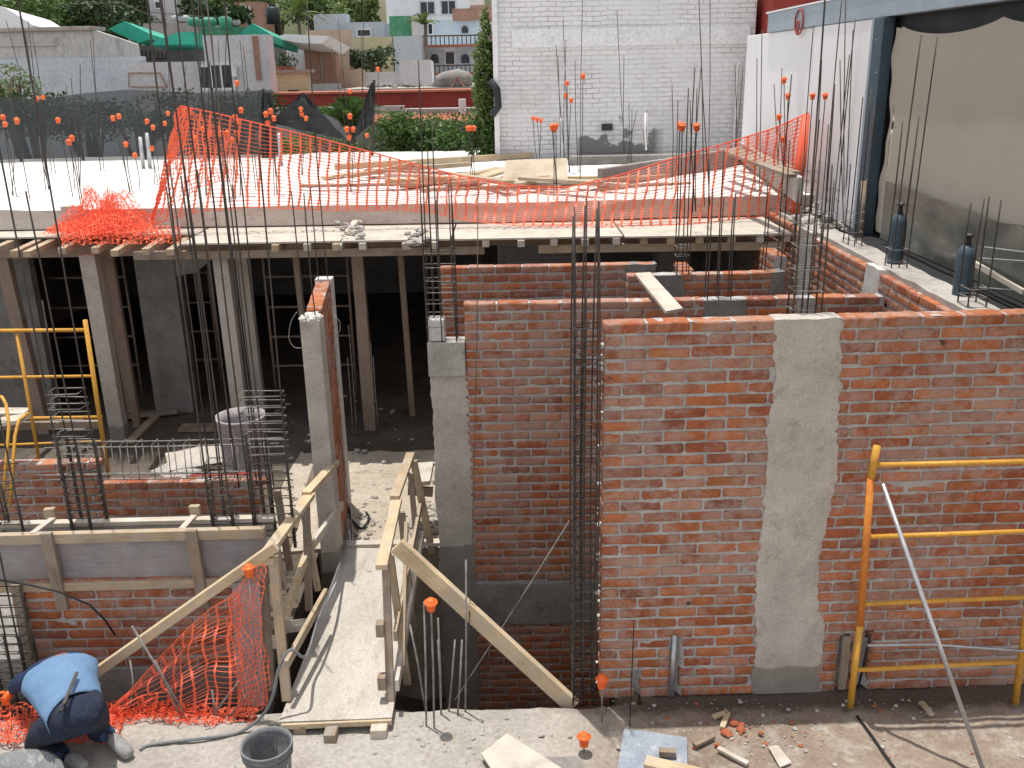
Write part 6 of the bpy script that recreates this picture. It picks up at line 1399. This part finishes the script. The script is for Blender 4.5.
# far hillside
b = MB(); b.grid(lambda u, v: (-140+280*u, 48+240*v, -1.9+(62*v**.8)*(1+.25*nz((u*4, v*3, 0)))+2.5*nz((u*20, v*20, 2))), 60, 40); struct(b, 'hill', M['hill'], smooth=True)
ti = 0
for (px, py, Y, rx, rz, mt) in ((20, 8, 52, 3.4, 2.4, 'leafdark'), (60, 6, 50, 3.2, 2.6, 'leafdark'), (95, 4, 55, 3.4, 2.6, 'leaf'), (128, 6, 52, 2.6, 2.2, 'leafdark'), (45, 18, 46, 2.4, 1.3, 'leaf'), (110, 20, 46, 2.0, 1.2, 'leafdark'), (160, 0, 56, 3, 2, 'leafdark'), (200, 2, 58, 3, 2, 'leaf'), (240, 6, 48, 2.0, 1.6, 'leaflight'), (275, -6, 55, 2.6, 1.8, 'leafdark'), (318, 2, 52, 2.4, 1.6, 'leaf'), (352, 16, 44, 1.1, .8, 'leaflight'), (215, 18, 40, 1.3, .7, 'leafdark')):
    labs = ['dark tree left at the top edge above the canopy tent', 'broad dark tree crown, second from the left at the top', 'mid green tree crown above the corrugated parapet', 'dark tree crown above the steep green tarp', 'lower mid green crown just above the long parapet', 'small dark crown behind the corrugated parapet end', 'dark crown above the grey-brown roofs', 'green crown above the pale grey tank', 'light green small crown above the lilac cube', 'dark crown behind the black water tank', 'green crown above the grey-blue shed', 'small light crown beside the pale yellow house', 'low dark crown between the far tanks']
    tree('tree', P(px, py, Y=Y), (rx, rx*.8, rz), 3200, .28, mt, labs[ti], 'tree', z0=-1, trunk=.3, seed=60+ti, clumps=8, group='trees on the far hillside'); ti += 1
for i, (a, c, d, e_) in enumerate(((70, 4, 120, 3), (120, 2, 160, 20), (150, 12, 240, 20))): one(MB().tube([P(a, c, Y=34), P(d, e_, Y=34)], .015, 5), 'overhead_wire', M['rebar'], ['left', 'middle', 'right'][i]+' overhead wire before the hillside trees', 'wire')
# ------------------------------------------------------------------ worker
def skin_mesh(name, pts, edges, mat, parent, root=0, sub=2):
    me = bpy.data.meshes.new(name+'_skel'); org = WL[parent.name]
    me.from_pydata([tuple(Vector(p[0])-org) for p in pts], edges, [])
    o = bpy.data.objects.new(name+'_tmp', me); COL.objects.link(o)
    md = o.modifiers.new('skin', 'SKIN'); md.use_smooth_shade = True
    for i, p in enumerate(pts):
        sv = me.skin_vertices[0].data[i]; r = p[1]; sv.radius = (r, r) if not isinstance(r, tuple) else r; sv.use_root = (i == root)
    o.modifiers.new('sub', 'SUBSURF').levels = sub; o.modifiers['sub'].render_levels = sub
    bpy.context.view_layer.update(); dg = bpy.context.evaluated_depsgraph_get(); m2 = bpy.data.meshes.new_from_object(o.evaluated_get(dg)); m2.name = name
    bpy.data.objects.remove(o)
    n_ = bpy.data.objects.new(name, m2); COL.objects.link(n_); m2.materials.clear(); m2.materials.append(M[mat])
    for p in m2.polygons: p.material_index = 0; p.use_smooth = True
    n_.parent = parent; WL[n_.name] = Vector(org); return n_
hipc = P(74, 712, Z=.45); shc = P(55, 668, Z=.48)
fw = Vector((shc.x-hipc.x, shc.y-hipc.y, 0)).normalized(); sdv = Vector((fw.y, -fw.x, 0))   # sdv: to the right of the body
wk = thing('person', (hipc.x, hipc.y, 0), 'worker in a light blue vest kneeling over the orange net with his back turned', 'person')
hR, hL = hipc+sdv*.10, hipc-sdv*.10
kR = Vector((hR.x, hR.y, .07))+fw*.20+sdv*.06; kL = P(33, 742, Z=.07)
aR = P(109, 735, Z=.12); tR = P(131, 756, Z=.06); aL = P(66, 755, Z=.08); tL = P(86, 768, Z=.04)
sR, sL = shc+sdv*.17, shc-sdv*.17; sL.z -= .03
neck = shc+fw*.10+Vector((0, 0, -.07)); head = neck+fw*.09+Vector((0, 0, -.20))
eL = P(20, 682, Z=.34); wL_ = P(11, 691, Z=.18); eR = sR+fw*.16+Vector((0, 0, -.2)); wR_ = eR+fw*.05+Vector((0, 0, -.22))
sp1 = hipc.lerp(shc, .35)+Vector((0, 0, .07)); sp2 = hipc.lerp(shc, .7)+Vector((0, 0, .09))
pts = [(hipc, .12), (sp1, .12), (sp2, .13), (shc, .095), (neck, .05), (head, .085), (head+fw*.07+Vector((0, 0, -.07)), .07),
       (sR, .055), (eR, .04), (wR_, .03), (sL, .055), (eL, .04), (wL_, .03), (hR, .10), (kR, .065), (aR, .045), (hL, .10), (kL, .065), (aL, .045)]
edges = [(0, 1), (1, 2), (2, 3), (3, 4), (4, 5), (5, 6), (3, 7), (7, 8), (8, 9), (3, 10), (10, 11), (11, 12), (0, 13), (13, 14), (14, 15), (0, 16), (16, 17), (17, 18)]
skin_mesh('body', pts, edges, 'skin', wk)
skin_mesh('hair', [(head+Vector((0, 0, .02)), .10), (head-fw*.03+Vector((0, 0, .05)), .085), (head+fw*.04+Vector((0, 0, -.02)), .095)], [(0, 1), (0, 2)], 'hair', wk)
# trousers
wst = hipc+fw*.07+Vector((0, 0, .02))
skin_mesh('trousers', [(hipc-fw*.02, .175), (wst, .16), (hR-fw*.05, .155), (hR.lerp(kR, .55), .10), (kR, .085), (kR.lerp(aR, .5)+Vector((0, 0, .01)), .075), (aR, .062), (hL-fw*.05, .15), (hL.lerp(kL, .55), .105), (kL, .085), (kL.lerp(aL, .5)+Vector((0, 0, .02)), .075), (aL, .06)],
          [(0, 1), (0, 2), (2, 3), (3, 4), (4, 5), (5, 6), (0, 7), (7, 8), (8, 9), (9, 10), (10, 11)], 'denim', wk)
sh1 = skin_mesh('trouser_cuff', [(aR.lerp(kR, .28), .070), (aR.lerp(kR, .02), .068)], [(0, 1)], 'denim_light', wk); skin_mesh('trouser_cuff', [(aL.lerp(kL, .4), .070), (aL, .064)], [(0, 1)], 'denim_light', wk)
# shirt sleeves (navy), vest (light blue)
skin_mesh('shirt', [(sp2, .13), (shc+fw*.02, .14), (sR, .09), (eR, .065), (wR_, .05), (sL, .085), (eL, .066), (wL_.lerp(eL, .2), .05)], [(0, 1), (1, 2), (2, 3), (3, 4), (1, 5), (5, 6), (6, 7)], 'navy', wk)
b = MB()
# vest: lofted elliptical shell along the spine
secs = [(-0.01, .19, .14, .02), (.10, .205, .15, .035), (.25, .235, .15, .06), (.38, .255, .14, .06), (.47, .235, .12, .05), (.53, .15, .09, .03)]
Ls = (shc-hipc); Ls.z = 0; LL_ = Ls.length
nn = 28; b0 = 0
for (t, rw, rh, dz) in [(float(a), float(np.interp(a, [s[0] for s in secs], [s[1] for s in secs])), float(np.interp(a, [s[0] for s in secs], [s[2] for s in secs])), float(np.interp(a, [s[0] for s in secs], [s[3] for s in secs]))) for a in np.linspace(-.01, .53, 18)]:
    c = Vector((hipc.x, hipc.y, 0))+fw*t+Vector((0, 0, hipc.z+(shc.z-hipc.z)*max(0, t)/LL_+dz))
    for k in range(nn):
        a = 2*math.pi*k/nn; wob = 1+.06*nz((math.cos(a)*2, math.sin(a)*2, t*7))+.035*nz((math.cos(a)*5, math.sin(a)*5, t*16))+.02*nz((math.cos(a)*11, math.sin(a)*11, t*30))
        hem = (fw*(-.07*math.exp(-((a-math.pi)**2)/1.2))) if t < .0 else Vector((0, 0, 0))
        hang = Vector((0, 0, 0)) if math.sin(a) > -.2 or t > .3 else Vector((0, 0, -.03))
        b.v.append(c+(sdv*math.cos(a)*rw+Vector((0, 0, math.sin(a)*rh)))*wob+hem+hang)
for i in range(17):
    for k in range(nn): b.face([i*nn+k, i*nn+(k+1) % nn, (i+1)*nn+(k+1) % nn, (i+1)*nn+k][::-1])
b.face([17*nn+k for k in range(nn)][::-1])
vo = b.build('vest', M['vest'], wk, smooth=True, solid=.008)
# shoes
for (a_, t_) in ((aR, tR), (aL, tL)):
    d = (t_-a_).normalized(); skin_mesh('shoe', [(a_+d*.01, .052), (a_.lerp(t_, .4), .055), (a_.lerp(t_, .75)+Vector((0, 0, -.005)), .056), (t_, .045)], [(0, 1), (1, 2), (2, 3)], 'sole', wk)
# gloved hands with separate fingers
def hand(wr, fd, up, mat):
    fd = fd.normalized(); sdh = fd.cross(up).normalized(); up = sdh.cross(fd)
    pts = [(wr, .030), (wr+fd*.045, .038), (wr+fd*.08, .036)]; ed = [(0, 1), (1, 2)]
    skin_mesh('glove', pts, ed, mat, wk)
    for i, (o, L_) in enumerate(((-.03, .065), (-.01, .075), (.01, .07), (.03, .055))):
        p0 = wr+fd*.07+sdh*o; p1 = p0+fd*L_*.55-up*.012; p2 = p1+fd*L_*.4-up*.03; skin_mesh('finger', [(p0, .011), (p1, .010), (p2, .008)], [(0, 1), (1, 2)], mat, wk)
    p0 = wr+fd*.03+sdh*.03; skin_mesh('thumb', [(p0, .013), (p0+sdh*.03+fd*.02, .011), (p0+sdh*.035+fd*.05-up*.01, .009)], [(0, 1), (1, 2)], mat, wk)
hand(wL_, Vector((-.35, -.2, -.5)), Vector((0, -1, .3)), 'cap'); hand(wR_, fw+Vector((0, 0, -.6)), Vector((0, 0, 1)), 'cap')
# tool in the back pocket
q0, q1 = hipc+Vector((-.00, -.02, .15)), hipc+Vector((.04, .10, .40))
MB().bar(P(60, 712, Z=.60), P(66, 700, Z=.62), .035, .02).build('tool_pouch', M['tarpblack'], wk, bevel=.004)
MB().bar(P(64, 704, Z=.64), P(77, 672, Z=.68), .022, .010).build('tool', M['rebar'], wk, bevel=.002)
